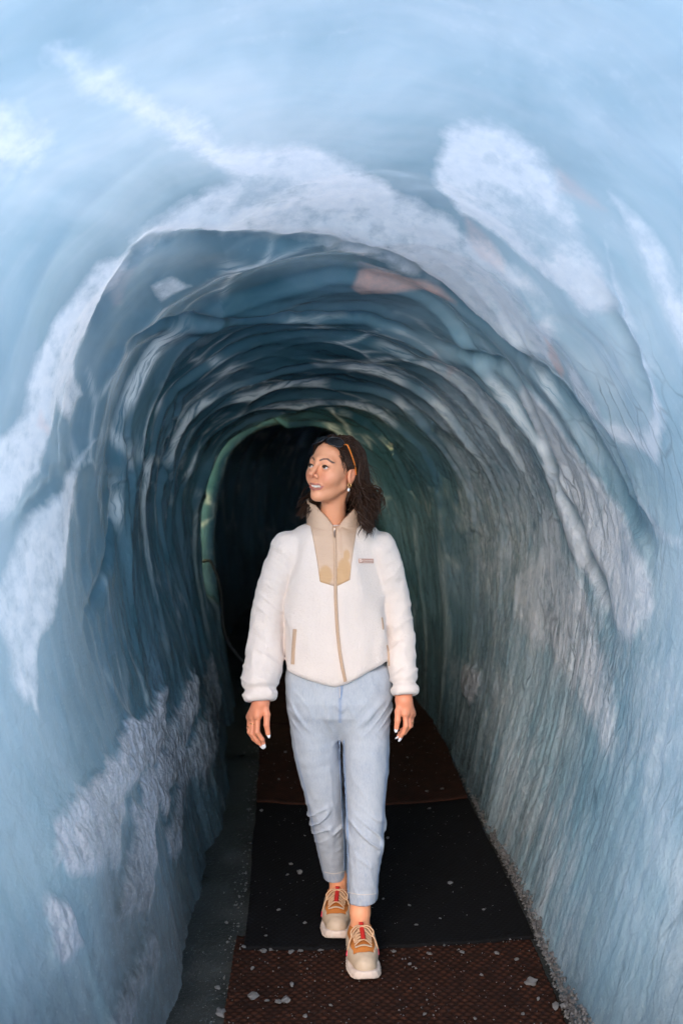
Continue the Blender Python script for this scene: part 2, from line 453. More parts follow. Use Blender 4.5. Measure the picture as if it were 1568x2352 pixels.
# crust lumps
h1, h2, _ = worley(ARC / 0.085 + 0.5 * fbm(ARC * 7, YY * 9, oct=3, seed=81) + YY * 2, YY / 0.048 + .35 * fbm(ARC * 8, YY * 8, oct=3, seed=83), seed=23)
lump = np.clip(1 - h1 / 0.75, 0, 1) ** 0.7
low = sstep(1.35, 2.2, side) * (YY < 8)
disp += CRUST * (0.008 + 0.020 * lump + .008 * fbm(ARC * 30, YY * 30, oct=3, seed=86)) + low * leftw * 0.008 * lump * sstep(2.65, 2.45, side) * sstep(-.1, .5, fbm(ARC * 2.5, YY * 3, oct=3, seed=85))
disp += 0.010 * WHITE * (1 - near)
# folds where the rounded lip of the mouth meets the tunnel, and between the big flakes of the one wall
FOLD_P = [
 ([(150,860),(165,825),(200,760),(290,560),(420,518),(640,518),(850,548),(1050,685),(1200,805),(1290,885),(1350,985),(1430,1150),(1490,1260),(1510,1420)], .021, .034, .75),
 ([(960,760),(1080,800),(1180,850),(1240,960),(1300,1130),(1370,1330),(1420,1500)], .024, .026, .8),
 ([(1330,560),(1400,690),(1470,850),(1520,1020)], .022, .03, .6),
 ([(1330,900),(1400,1010),(1480,1200),(1568,1240)], .018, .022, .7),
 ([(230,800),(330,742),(460,712),(620,706),(830,718),(1000,772)], .028, .024, .7),
 ([(230,1000),(240,1150),(225,1300),(190,1500)], .018, .022, .6),
 ([(60,1000),(100,1100),(40,1200),(0,1300)], .016, .03, .5),
 ([(300,880),(262,1000),(258,1120),(285,1290)], .014, .018, .5),
 ([(410,860),(385,980),(372,1100),(378,1200),(360,1350)], .014, .018, .5),
]
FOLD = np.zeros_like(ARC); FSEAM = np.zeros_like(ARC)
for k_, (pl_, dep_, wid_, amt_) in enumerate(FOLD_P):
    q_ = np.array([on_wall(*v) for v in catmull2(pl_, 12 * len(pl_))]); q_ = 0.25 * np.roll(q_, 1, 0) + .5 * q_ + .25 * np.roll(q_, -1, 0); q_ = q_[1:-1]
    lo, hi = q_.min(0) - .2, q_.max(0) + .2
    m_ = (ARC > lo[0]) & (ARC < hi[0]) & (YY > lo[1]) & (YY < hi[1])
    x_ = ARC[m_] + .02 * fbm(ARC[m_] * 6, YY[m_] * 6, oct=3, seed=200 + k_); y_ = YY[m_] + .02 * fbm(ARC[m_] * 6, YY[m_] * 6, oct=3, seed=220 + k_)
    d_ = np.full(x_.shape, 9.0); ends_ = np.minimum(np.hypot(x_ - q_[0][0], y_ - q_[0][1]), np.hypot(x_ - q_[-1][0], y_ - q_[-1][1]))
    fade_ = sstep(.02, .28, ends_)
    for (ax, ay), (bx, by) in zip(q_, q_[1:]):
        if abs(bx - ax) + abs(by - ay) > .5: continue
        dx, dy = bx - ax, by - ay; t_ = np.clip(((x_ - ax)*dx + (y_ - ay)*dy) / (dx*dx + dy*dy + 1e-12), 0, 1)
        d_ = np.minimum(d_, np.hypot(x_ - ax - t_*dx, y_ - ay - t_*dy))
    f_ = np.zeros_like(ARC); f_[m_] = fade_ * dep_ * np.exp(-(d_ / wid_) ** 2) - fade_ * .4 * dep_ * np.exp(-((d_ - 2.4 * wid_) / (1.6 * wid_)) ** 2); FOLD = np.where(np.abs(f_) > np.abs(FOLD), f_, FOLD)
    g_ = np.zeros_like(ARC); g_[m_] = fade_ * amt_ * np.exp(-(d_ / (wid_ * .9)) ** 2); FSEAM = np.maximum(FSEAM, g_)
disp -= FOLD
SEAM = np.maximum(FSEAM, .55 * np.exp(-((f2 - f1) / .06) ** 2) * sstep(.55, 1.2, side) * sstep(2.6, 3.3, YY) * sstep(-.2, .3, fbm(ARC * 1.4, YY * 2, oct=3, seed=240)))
# the lamp niche in the left-hand wall
niche = np.exp(-(((YY - 6.02) / 0.17) ** 4)) * sstep(-2.15, -1.85, ARC) * (1 - sstep(-0.45, 0.05, ARC))
disp = disp * (1 - niche) - 0.26 * niche
lip = np.exp(-(((YY - 6.32) / 0.15) ** 2))
disp = disp * (1 - 0.75 * lip) + 0.015 * lip
P = BASE + NRM * disp[..., None]
wn = [0.003 * fbm(ARC * 14 + 9 * k, YY * 14, oct=3, seed=90 + k) for k in range(3)]
P = P + np.dstack(wn) * (1 - 0.7 * near)[..., None]

RIDGE_GLINT = np.exp(-((f2 - f1) / .07) ** 2) * sstep(.0, .45, fbm(ARC * 2.2, YY * 3, oct=3, seed=150)) + .8 * np.exp(-((g2 - g1) / .10) ** 2) * sstep(.1, .5, fbm(ARC * 3, YY * 4, oct=3, seed=152))  # bright glints along the crests, painted white into the ice colour
RIDGE_GLINT = np.maximum(RIDGE_GLINT, 1.2 * np.exp(-((fr - .10) / .075) ** 2) * sstep(.0, .32, fbm(ARC * 1.5, YY * 2, oct=3, seed=154)) * ramp_in)
RIDGE_GLINT = np.clip(RIDGE_GLINT, 0, 1) * sstep(2.9, 3.4, YY) * (1 - .6 * wallness)
LIT_PALE = (1 - sstep(2.35, 3.15, YY + .25 * fbm(ARC * 1.1, YY * 1.4, oct=4, seed=140))) * (.85 + .15 * vnoise(ARC * 2, YY * 2, seed=9))  # daylight at the mouth and on the right wall, painted as paler ice
LIT_PALE = np.maximum(LIT_PALE, .92 * sstep(.35, 1.0, ARC) * (1 - sstep(3.8, 5.9, YY + .5 * fbm(ARC * 1.6, YY * 1.6, oct=4, seed=143))))
FOOT_SHADE = sstep(2.16, 2.74, side + .28 * fbm(ARC * 2.5, YY * 2.2, oct=4, seed=160) + .22 * (leftw - .5) + .10 * sstep(3.2, 5, YY)) * (YY > 1.2)  # shade at the foot of the walls, painted as a dark tone
def make_ice():
    m = NT('ice')
    o = m.coord()
    cmb = m.n('ShaderNodeCombineXYZ'); m.l(m.attr('arc'), cmb.inputs[0]); m.l(m.attr('depth'), cmb.inputs[1]); av = cmb.outputs[0]
    wrp = m.n('ShaderNodeTexNoise'); m.l(o, wrp.inputs['Vector']); wrp.inputs['Scale'].default_value = 3.5; wrp.inputs['Detail'].default_value = 4
    sub = m.n('ShaderNodeVectorMath', operation='SUBTRACT'); m.l(wrp.outputs['Color'], sub.inputs[0]); sub.inputs[1].default_value = (.5, .5, .5)
    sca = m.n('ShaderNodeVectorMath', operation='SCALE'); m.l(sub.outputs[0], sca.inputs[0]); sca.inputs['Scale'].default_value = .16
    add = m.n('ShaderNodeVectorMath', operation='ADD'); m.l(av, add.inputs[0]); m.l(sca.outputs[0], add.inputs[1]); aw = add.outputs[0]
    streak = m.noise(m.mapping(aw, (1.6, 13, 1)), 1.0, 4, .58)          # swirls that follow the arch
    fine = m.noise(m.mapping(aw, (6, 70, 1)), 1.0, 4, .6)
    fe = m.noise(o, 26, 5, .70); n1 = m.noise(o, 1.7, 4, .55, .6)
    speck = m.noise(o, 150, 2, .6)
    low, rgt = m.attr('lowwall'), m.attr('rightwall')
    wsum = m.math('ADD', m.attr('white'), m.math('ADD', m.math('MULTIPLY', m.math('SUBTRACT', fe, .5), .52), m.math('MULTIPLY', m.math('SUBTRACT', streak, .5), .42)))
    white = m.rng(wsum, .18, .80)
    crust, salmon = m.attr('crust'), m.attr('salmon')
    clear = m.ramp(n1, (.28, (.034, .125, .170)), (.50, (.080, .200, .268)), (.72, (.175, .305, .40)))
    clear = m.mix(m.rng(streak, .54, .78, 0, .26), clear, (.24, .37, .48))
    clear = m.mix(m.rng(streak, .42, .28, 0, .22), clear, (.035, .120, .165))
    clear = m.mix(m.math('MULTIPLY', m.attr('lit_pale'), m.rng(n1, .3, .7, .60, .98)), clear, m.mix(m.rng(m.math('ADD', m.math('MULTIPLY', streak, .35), m.math('MULTIPLY', n1, .65)), .34, .64), (.34, .57, .665), (.66, .755, .79)))
    clear = m.mix(m.rng(m.attr('cell'), 0, 1, 0, .42), clear, m.mix(.5, clear, (.28, .42, .54)))
    wh = m.mix(m.rng(fe, .35, .7), (.75, .785, .84), (.90, .905, .93))
    col = m.mix(white, clear, wh)
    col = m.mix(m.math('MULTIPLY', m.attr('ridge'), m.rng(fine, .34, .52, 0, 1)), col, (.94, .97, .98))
    col = m.mix(m.math('MULTIPLY', m.rng(m.math('ADD', crust, m.math('SUBTRACT', fe, .5)), .2, .75), m.rng(speck, .3, .6, .45, .85)), col, (.78, .76, .83))
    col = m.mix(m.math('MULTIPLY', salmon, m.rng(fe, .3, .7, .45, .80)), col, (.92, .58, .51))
    col = m.mix(m.math('MULTIPLY', m.attr('foot_shade'), m.rng(fe, .3, .7, .95, .62)), col, (.050, .062, .066))
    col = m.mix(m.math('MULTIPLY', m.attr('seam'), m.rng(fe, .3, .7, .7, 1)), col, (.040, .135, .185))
    # hairline cracks between plates on the one wall, faint elsewhere
    vor = m.n('ShaderNodeTexVoronoi', feature='DISTANCE_TO_EDGE'); m.l(m.mapping(aw, (3.4, 12.5, 1)), vor.inputs['Vector']); vor.inputs['Scale'].default_value = 1.0
    line = m.rng(vor.outputs['Distance'], .0, .045, 1, 0)
    cm = m.math('MULTIPLY', line, m.math('MULTIPLY', m.rng(m.noise(o, 2.6, 3), .42, .62), m.math('ADD', m.math('MULTIPLY', rgt, .42), m.math('MULTIPLY', low, .10))))
    col = m.mix(cm, col, (.05, .085, .115))
    # speckle highlights low on the walls, painted as pale specks
    sp = m.math('MULTIPLY', m.rng(speck, .66, .72), m.math('MULTIPLY', low, .28))
    col = m.mix(sp, col, (.85, .86, .90))
    m.l(col, m.b.inputs['Base Color'])
    m.l(m.math('ADD', m.math('MULTIPLY', white, .25), m.rng(fe, .3, .7, .07, .18)), m.b.inputs['Roughness'])
    m.set(IOR=1.31, Specular_IOR_Level=.5, Coat_Weight=.8, Coat_Roughness=.06, Coat_IOR=1.4)
    h = m.math('ADD', m.math('MULTIPLY', streak, .22), m.math('ADD', m.math('MULTIPLY', fine, .06), m.math('MULTIPLY', cm, -.5)))
    h = m.math('ADD', h, m.math('MULTIPLY', m.math('MULTIPLY', fe, m.math('ADD', low, crust)), 1.8))
    vc = m.voronoi(m.mapping(o, (55, 55, 26)), 1.0)
    h = m.math('ADD', h, m.math('MULTIPLY', m.math('MULTIPLY', vc, crust), -2.2))
    h = m.math('ADD', h, m.math('MULTIPLY', speck, m.math('ADD', m.math('MULTIPLY', low, .22), .03)))
    bmp = m.bump(h, .6, .016)
    m.l(bmp, m.b.inputs['Normal']); m.l(bmp, m.b.inputs['Coat Normal'])
    tr = m.n('ShaderNodeBsdfTranslucent'); m.l(m.mix(.35, col, (.78, .90, .96)), tr.inputs[0])
    mx = m.n('ShaderNodeMixShader'); m.l(m.rng(m.attr('depth'), 2.75, 3.7, .5, .10), mx.inputs[0])     # thick ice behind the wall sends the light back
    m.l(m.b.outputs[0], mx.inputs[1]); m.l(tr.outputs[0], mx.inputs[2]); m.l(mx.outputs[0], m.out.inputs[0])
    return m.m
ICE = make_ice()
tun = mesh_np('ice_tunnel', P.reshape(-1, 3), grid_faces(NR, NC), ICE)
for nm, a in (('white', WHITE), ('crust', CRUST), ('salmon', SALMON), ('crack', CRACK), ('lit_pale', LIT_PALE), ('ridge', RIDGE_GLINT), ('foot_shade', FOOT_SHADE), ('seam', SEAM), ('cell', cid), ('arc', ARC), ('depth', YY), ('lowwall', sstep(1.25, 2.1, side)), ('rightwall', right * sstep(.9, 1.6, side))): set_attr(tun, nm, a)
tag(tun, 'smooth scalloped blue and white ice walls and ceiling of the tunnel', kind='structure')
# the end of the gallery, where it turns out of sight
_end = P[-1]
ec = _end.mean(0)
mesh_np('ice_end_wall', np.vstack([_end, ec[None] + [[0, .3, 0]]]), np.array([[i, i + 1, NC] for i in range(NC - 1)]), ICE)
tag(bpy.data.objects['ice_end_wall'], 'dark ice wall where the tunnel ends', kind='structure')

# ------------------------------------------------------------------ the unseen glacier body over the tunnel, snow outside
def make_snow():
    m = NT('snow'); o = m.coord()
    n = m.noise(o, .6, 6); f = m.noise(o, 30, 4)
    m.l(m.mix(n, (.70, .76, .84), (.86, .88, .90)), m.b.inputs['Base Color'])
    m.set(Roughness=.7); m.l(m.bump(f, .4, .02), m.b.inputs['Normal'])
    return m.m
SNOW = make_snow()
# unseen glacier body: gap to the thin shell shaped so sky light fades inward
rings = []
k = 90
for Y, off, grow in ((2.45, .95, 0), (2.75, .50, 0), (3.05, .22, 0), (3.45, .08, 0), (5.2, .16, 0), (6.2, .6, 0), (7.6, .8, 0), (9.0, .8, 0), (11.0, .8, 0), (13.2, .9, 0), (17.0, 1.5, 0)):
    s = _catmull(_hermite(_sy, _sp, np.array([min(Y, 14.9)])), k)[0]
    c = np.array([s[:, 0].mean(), 1.0]); d = s - c; d /= np.linalg.norm(d, axis=1, keepdims=True)
    rings.append(np.column_stack([s[:, 0] + d[:, 0] * off, np.full(k, Y), s[:, 1] + d[:, 1] * off]))
front = []
for r_, yb in ((2.0, .55), (5.0, 1.3), (14.0, 4.0)):
    s = rings[0]; c = np.array([0, 0, .8]); d = s - c; d[:, 1] = 0; d /= np.linalg.norm(d, axis=1, keepdims=True)
    q = s + d * r_; q[:, 1] += yb + 0.25 * np.sin(np.arange(k) * .35); q[:, 2] = np.maximum(q[:, 2], -.3)
    front.append(q)
rings.append(rings[-1] * [.01, 1, .01] + [2.0, 1.0, 1.0])
allr = np.array(front[::-1] + rings)
gl = mesh_np('unseen_glacier_body', allr.reshape(-1, 3), grid_faces(len(allr), k), SNOW)
tag(gl, 'unseen snow covered body of the glacier, blocking sky light from the tunnel', kind='structure')
g = 41
gx, gy = np.meshgrid(np.linspace(-1, 1, g) ** 3 * 600, np.linspace(-1, 1, g) ** 3 * 600)
sn = mesh_np('snow_ground', np.column_stack([gx.ravel(), gy.ravel(), -.12 + .0 * gx.ravel()]), grid_faces(g, g), SNOW)
tag(sn, 'snow covered ground outside the tunnel mouth', kind='structure')

# ------------------------------------------------------------------ floor
nx, ny = 150, 460
fx, fy = np.meshgrid(np.linspace(-1.5, 3.0, nx), np.linspace(.1, 15, ny))
fz = 0.006 * fbm(fx * 3, fy * 3, oct=4, seed=120) - 0.004
# ice swept up against the wall on the left of the mats and along their other edge
fz += .55 * np.maximum(0, -.47 - .045 * (fy - 3) - fx) ** 2 * (fy < 6.5)
floor = mesh_np('ice_floor', np.column_stack([fx.ravel(), fy.ravel(), fz.ravel()]), grid_faces(ny, nx))
def make_floor():
    m = NT('wet_floor_ice'); o = m.coord()
    n = m.noise(o, 5, 6, .6); f = m.noise(o, 60, 4, .6); s = m.noise(o, 170, 2, .5)
    col = m.ramp(n, (.3, (.012, .015, .015)), (.7, (.048, .053, .052)))
    col = m.mix(m.rng(s, .66, .74), col, (.30, .33, .33))
    m.l(col, m.b.inputs['Base Color'])
    m.l(m.rng(n, .3, .7, .25, .55), m.b.inputs['Roughness']); m.l(m.bump(f, .5, .008), m.b.inputs['Normal'])
    return m.m
floor.data.materials.append(make_floor())
tag(floor, 'dark wet ice floor of the tunnel', kind='structure')
# ------------------------------------------------------------------ floor mats
def make_mat_material(name, dark, light, speckle):
    m = NT(name); o = m.coord('Generated') if False else m.coord()
    rel = m.attr('relief')
    n = m.noise(o, 26, 5, .6); s = m.noise(o, 260, 2, .6); w = m.noise(o, 4, 3, .5)
    col = m.mix(m.math('MULTIPLY', rel, m.rng(n, .3, .7, .3, 1)), dark, light)
    col = m.mix(m.math('MULTIPLY', m.rng(s, .68, .74), m.rng(w, .4, .7, .15, 1)), col, speckle)
    m.l(col, m.b.inputs['Base Color'])
    m.set(Roughness=.85, Specular_IOR_Level=.15)
    m.l(m.bump(s, .3, .002), m.b.inputs['Normal'])
    return m.m
BROWN = make_mat_material('brown_mat', (.0080, .0032, .0020), (.075, .0240, .0115), (.13, .115, .11))
BLACK = make_mat_material('black_mat', (.0018, .0018, .0024), (.0048, .0052, .0064), (.06, .075, .075))

def floor_mat(c, bow_near, bow_far, z, mat, px, py, label, seed, amp=.0035, rim=0.0):
    """c: four corners (near left, near right, far right, far left); relief pattern period px across, py along"""
    (a, b, cc, d) = [np.array(v[:2], float) for v in c]
    nu = int(min(420, np.linalg.norm(b - a) / px * 7)); nv = int(min(420, np.linalg.norm(d - a) / py * 6))
    u, v = np.meshgrid(np.linspace(0, 1, nu), np.linspace(0, 1, nv))
    X = (a[0]*(1-u) + b[0]*u)*(1-v) + (d[0]*(1-u) + cc[0]*u)*v
    Y = (a[1]*(1-u) + b[1]*u)*(1-v) + (d[1]*(1-u) + cc[1]*u)*v
    bow = 4*u*(1-u)
    Y += -bow_near * bow * (1-v) - bow_far * bow * v
    edge = .006 * fbm(u * 14, v * 9, oct=3, seed=seed)
    X += edge * (np.abs(u - .5) > .49) ; Y += edge * (np.abs(v - .5) > .49)
    W, Ln = np.linalg.norm(b - a), np.linalg.norm(d - a)
    row = np.floor(v * Ln / py)
    pat = (.5 + .5*np.cos(2*np.pi*(u*W/px + .5*(row % 2)))) ** .8 * np.clip(np.sin(np.pi*((v*Ln/py) % 1)), 0, 1) ** .8
    pat *= .75 + .5 * fbm(u*W*30, v*Ln*30, oct=3, seed=seed+3)
    Z = z + amp * pat + .004 * fbm(X*4, Y*4, oct=3, seed=seed+5) + .006 * (np.abs(2*u-1) ** 6) * fbm(X*2, Y*6, oct=2, seed=seed+6)
    top = np.column_stack([X.ravel(), Y.ravel(), Z.ravel()])
    # skirt
    ring = np.concatenate([np.arange(nu), np.arange(1, nv)*nu + nu-1, (nv-1)*nu + np.arange(nu-2, -1, -1), np.arange(nv-2, 0, -1)*nu])
    low = top[ring].copy(); low[:, 2] -= .011
    F = list(map(tuple, grid_faces(nv, nu)))
    n0 = len(top); k = len(ring)
    sk = np.stack([ring, np.roll(ring, -1), n0 + (np.arange(k) + 1) % k, n0 + np.arange(k)], 1)[:, ::-1]
    o = mesh_np('floor_mat', np.vstack([top, low]), np.vstack([grid_faces(nv, nu), sk]), mat)
    set_attr(o, 'relief', np.concatenate([np.clip(pat, 0, 1).ravel(), np.full(k, rim)]))
    return tag(o, label, 'floor mat', 'rubber mats laid end to end along the tunnel floor')

def G(px, py, z=.02): 
    p = on_floor(px, py, z); return (p.x, p.y)
floor_mat([(-.33, 1.75), (.69, 1.75), G(1212, 2138), G(546, 2146)], 0, 0, .012, BROWN, .030, .017,
          'brown dimpled rubber mat strewn with ice under the front shoe', 1, .0045)
floor_mat([G(563, 2172, .03), G(1226, 2146, .03), G(1066, 1815, .03), G(590, 1822, .03)], .030, .0, .026, BLACK, .022, .013,
          'black ribbed rubber mat under the rear shoe', 2, .003)
floor_mat([G(590, 1835, .045), G(1072, 1827, .045), G(1000, 1650, .045), G(600, 1652, .045)], .060, 0, .042, BROWN, .024, .013,
          'brown rubber mat with curved reddish edge overlapping the black one', 3, .003, .75)
floor_mat([G(602, 1660, .055), G(1010, 1655, .055), G(960, 1545, .055), G(612, 1545, .055)], .04, 0, .056, BROWN, .03, .02,
          'dark mat deepest in the tunnel beyond the curved brown one', 4, .003, .3)
# ------------------------------------------------------------------ modelling kit: signed distances -> surface
def surface_net(f, lo, hi, h):
    lo = np.array(lo, float); hi = np.array(hi, float)
    n = np.ceil((hi - lo) / h).astype(int) + 1
    ax = [lo[i] + h * np.arange(n[i]) for i in range(3)]
    G = np.stack(np.meshgrid(*ax, indexing='ij'), -1).reshape(-1, 3)
    D = np.empty(len(G))
    for s in range(0, len(G), 400000): D[s:s+400000] = f(G[s:s+400000])
    D = D.reshape(n); I = D < 0
    C = np.zeros(n - 1, bool); A = np.ones(n - 1, bool)
    for a in (0, 1):
        for b in (0, 1):
            for c in (0, 1):
                s = I[a:n[0]-1+a, b:n[1]-1+b, c:n[2]-1+c]; C |= s; A &= s
    act = C & ~A
    idx = -np.ones(n - 1, int); cells = np.argwhere(act); idx[act] = np.arange(len(cells))
    acc = np.zeros((len(cells), 3)); cnt = np.zeros(len(cells))
    for d in range(3):
        e, g = [(1, 2), (0, 2), (0, 1)][d]
        for u in (0, 1):
            for v in (0, 1):
                o0 = [0, 0, 0]; o0[e] = u; o0[g] = v
                o1 = list(o0); o1[d] = 1
                p0 = cells + o0; p1 = cells + o1
                d0 = D[p0[:, 0], p0[:, 1], p0[:, 2]]; d1 = D[p1[:, 0], p1[:, 1], p1[:, 2]]
                x = (d0 < 0) != (d1 < 0)
                t = np.where(x, d0 / np.where(x, d0 - d1, 1), 0)
                pos = cells + np.array(o0, float); pos = pos.astype(float); pos[:, d] += t
                acc[x] += pos[x]; cnt[x] += 1
    V = lo + h * acc / cnt[:, None]
    F = []
    for d in range(3):
        e, g = [(1, 2), (2, 0), (0, 1)][d]
        sl0 = [slice(None)] * 3; sl1 = [slice(None)] * 3
        sl0[d] = slice(0, n[d]-1); sl1[d] = slice(1, n[d])
        a, b = I[tuple(sl0)], I[tuple(sl1)]
        for inside_first in (True, False):
            m = (a & ~b) if inside_first else (~a & b)
            q = np.argwhere(m)
            q = q[(q[:, e] > 0) & (q[:, g] > 0) & (q[:, e] < n[e]-1) & (q[:, g] < n[g]-1)]
            if not len(q): continue
            def c(de, dg):
                k = q.copy(); k[:, e] -= de; k[:, g] -= dg
                return idx[k[:, 0], k[:, 1], k[:, 2]]
            quad = np.stack([c(1, 1), c(0, 1), c(0, 0), c(1, 0)], 1)
            F.append(quad if inside_first else quad[:, ::-1])
    F = np.vstack(F); F = F[(F >= 0).all(1)]
    return V, F

def smin(a, b, k):
    h = np.clip(.5 + .5 * (b - a) / k, 0, 1)
    return b * (1 - h) + a * h - k * h * (1 - h)
def smax(a, b, k): return -smin(-a, -b, k)
def rcone(p, a, b, ra, rb, fy=1.0):
    a = np.array(a, float); b = np.array(b, float)
    q = p - a; ba = b - a
    if fy != 1.0: q = q * [1, 1/fy, 1]; ba = ba * [1, 1/fy, 1]
    t = np.clip((q @ ba) / (ba @ ba), 0, 1)
    return np.linalg.norm(q - t[:, None] * ba, axis=1) - (ra + (rb - ra) * t)
def chain(p, pts, rad, k=.012, fy=1.0):
    d = None
    for a, b, ra, rb in zip(pts, pts[1:], rad, rad[1:]):
        e = rcone(p, a, b, ra, rb, fy)
        d = e if d is None else smin(d, e, k)
    return d
def ell(p, c, r):
    q = p - np.array(c, float); r = np.array(r, float)
    k0 = np.linalg.norm(q / r, axis=1); k1 = np.linalg.norm(q / (r * r), axis=1)
    return k0 * (k0 - 1) / np.maximum(k1, 1e-9)
def sph(p, c, r): return np.linalg.norm(p - np.array(c, float), axis=1) - r

def interp_cols(z, zs, cols):
    return [np.interp(z, zs, c) for c in cols]

def loft(p, zs, cx, cy, w, d, e=2.3):
    z = p[:, 2]
    CX, CY, W, Dp = interp_cols(z, zs, (cx, cy, w, d))
    q = (np.abs((p[:, 0] - CX) / W) ** e + np.abs((p[:, 1] - CY) / Dp) ** e) ** (1 / e)
    r = (q - 1) * np.minimum(W, Dp)
    return np.maximum(r, np.maximum(zs.min() - z, z - zs.max()))

def catmull(pts, n, closed=False):
    p = np.array(pts, float)
    if closed: q = np.vstack([p[-1], p, p[0], p[1]])
    else: q = np.vstack([2*p[0]-p[1], p, 2*p[-1]-p[-2]])
    m = len(p) if closed else len(p) - 1
    t = np.linspace(0, m - (0 if not closed else m / n) - 1e-7, n); i = t.astype(int); f = (t - i)[:, None]
    a, b, c, d = q[i], q[i+1], q[i+2], q[i+3]
    return .5 * (2*b + (c-a)*f + (2*a - 5*b + 4*c - d)*f*f + (3*b - a - 3*c + d)*f**3)

def tube_np(pts, rad, sides=6, flat=1.0):
    """tube along pts with radius array; returns V, F"""
    p = np.array(pts, float); n = len(p)
    r = np.broadcast_to(np.asarray(rad, float), (n,))
    t = np.gradient(p, axis=0); t /= np.linalg.norm(t, axis=1, keepdims=True) + 1e-12
    ref = np.array([0, 0, 1.0]) if abs(t[0][2]) < .9 else np.array([1.0, 0, 0])
    u = np.cross(t[0], ref); u /= np.linalg.norm(u)
    U = [u]
    for k in range(1, n):
        u = U[-1] - t[k] * (U[-1] @ t[k]); u /= np.linalg.norm(u) + 1e-12; U.append(u)
    U = np.array(U); W = np.cross(t, U)
    a = np.linspace(0, 2*np.pi, sides, endpoint=False)
    V = p[:, None] + r[:, None, None] * (np.cos(a)[None, :, None] * U[:, None] + flat * np.sin(a)[None, :, None] * W[:, None])
    F = grid_faces(n, sides, wrap=True)
    V = np.vstack([V.reshape(-1, 3), p[:1], p[-1:]])
    k = n * sides
    caps = [[j, (j+1) % sides, k, k] for j in range(sides)][::1] + [[(n-1)*sides + (j+1) % sides, (n-1)*sides + j, k+1, k+1] for j in range(sides)]
    return V, np.vstack([F, np.array(caps)])

def join_np(parts):
    V, F, o = [], [], 0
    for v, f in parts:
        V.append(v); F.append(np.asarray(f) + o); o += len(v)
    return np.vstack(V), np.vstack(F)

def mesh_mixed(name, V, F, mat, parent=None, smooth=True):
    """quads whose last two indices agree become triangles"""
    F = np.asarray(F)
    tri = F[:, 2] == F[:, 3]
    me = bpy.data.meshes.new(name)
    me.from_pydata(np.asarray(V).tolist(), [], F[~tri].tolist() + F[tri][:, :3].tolist())
    if smooth: me.polygons.foreach_set('use_smooth', [True] * len(me.polygons))
    me.update(); me.materials.append(mat)
    o = bpy.data.objects.new(name, me); COL.objects.link(o)
    if parent: o.parent = parent
    return o
# ------------------------------------------------------------------ the woman
ROOT = Vector((.02, 3.25, .03))
RV = np.array(ROOT)
person = empty('person', ROOT)
tag(person, 'smiling woman in cream fleece jacket and pale jeans walking on the mats, looking up', 'person')
STEP = .08
def W(px, py, Y): return np.array(at(px, py, Y - STEP))      # depths below are counted from one step behind her
def PM(name, V, F, mat, parent=person, smooth=True): return mesh_np(name, np.asarray(V) - RV, F, mat, parent, smooth)
def PX(name, V, F, mat, parent=person, smooth=True): return mesh_mixed(name, np.asarray(V) - RV, F, mat, parent, smooth)
SC = FPX / 3.25                                     # picture points per metre at her body

# ---- materials
def make_skin():
    m = NT('skin'); o = m.coord()
    n = m.noise(o, 35, 4); f = m.noise(o, 300, 3)
    col = m.mix(n, (.72, .300, .155), (.78, .355, .20))
    col = m.mix(m.attr('flush'), col, (.66, .20, .11))
    col = m.mix(m.attr('lip'), col, (.45, .135, .10))
    col = m.mix(m.attr('brow'), col, (.035, .02, .015))
    m.l(col, m.b.inputs['Base Color']); m.set(Roughness=.46, Subsurface_Weight=.12, Subsurface_Scale=.006)
    m.b.inputs['Subsurface Radius'].default_value = (1, .35, .2)
    m.l(m.bump(f, .08, .002), m.b.inputs['Normal'])
    return m.m
SKIN = make_skin()
def make_fleece():
    m = NT('cream_fleece'); o = m.coord()
    n = m.noise(o, 9, 4); f = m.noise(o, 420, 5, .7); g_ = m.noise(o, 110, 3, .6)
    m.l(m.mix(n, (.70, .60, .545), (.77, .67, .61)), m.b.inputs['Base Color'])
    m.set(Roughness=.95, Sheen_Weight=.35, Specular_IOR_Level=.1)
    m.l(m.bump(m.math('ADD', f, m.math('MULTIPLY', g_, 1.2)), .65, .0035), m.b.inputs['Normal'])
    return m.m
FLEECE = make_fleece()
def make_tan():
    m = NT('tan_nylon'); o = m.coord()
    n = m.noise(o, 14, 4); w = m.noise(m.mapping(o, (18, 18, 60), rot=(0, .35, 0)), 1.0, 3, .5)
    col = m.mix(n, (.50, .335, .235), (.57, .395, .28))
    col = m.mix(m.attr('stain'), col, (.50, .30, .15))
    m.l(col, m.b.inputs['Base Color']); m.set(Roughness=.6)
    m.l(m.bump(w, .5, .008), m.b.inputs['Normal'])
    return m.m
TAN = make_tan()
def make_denim():
    m = NT('pale_denim'); o = m.coord()
    n = m.noise(o, 7, 5, .6); f = m.noise(m.mapping(o, (500, 500, 90)), 1.0, 4, .7); t = m.noise(m.mapping(o, (240, 240, 30)), 1.0, 3, .6)
    wear = m.attr('wear')
    col = m.mix(m.rng(n, .3, .7), (.30, .335, .40), (.40, .425, .465))
    col = m.mix(m.rng(f, .35, .65, 0, .5), col, (.50, .515, .54))
    col = m.mix(m.rng(t, .5, .75, 0, .35), col, (.22, .275, .37))
    col = m.mix(wear, col, (.13, .215, .40))
    m.l(col, m.b.inputs['Base Color']); m.set(Roughness=.9, Specular_IOR_Level=.15)
    m.l(m.bump(f, .35, .002), m.b.inputs['Normal'])
    return m.m
DENIM = make_denim()
def make_hair():
    m = NT('dark_hair'); o = m.coord()
    f = m.noise(m.mapping(o, (160, 160, 160)), 1.0, 3, .6)
    m.l(m.mix(f, (.012, .0055, .0035), (.055, .025, .014)), m.b.inputs['Base Color'])
    m.set(Roughness=.45, Specular_IOR_Level=.22)
    m.l(m.bump(f, .4, .002), m.b.inputs['Normal'])
    return m.m
HAIR = make_hair()
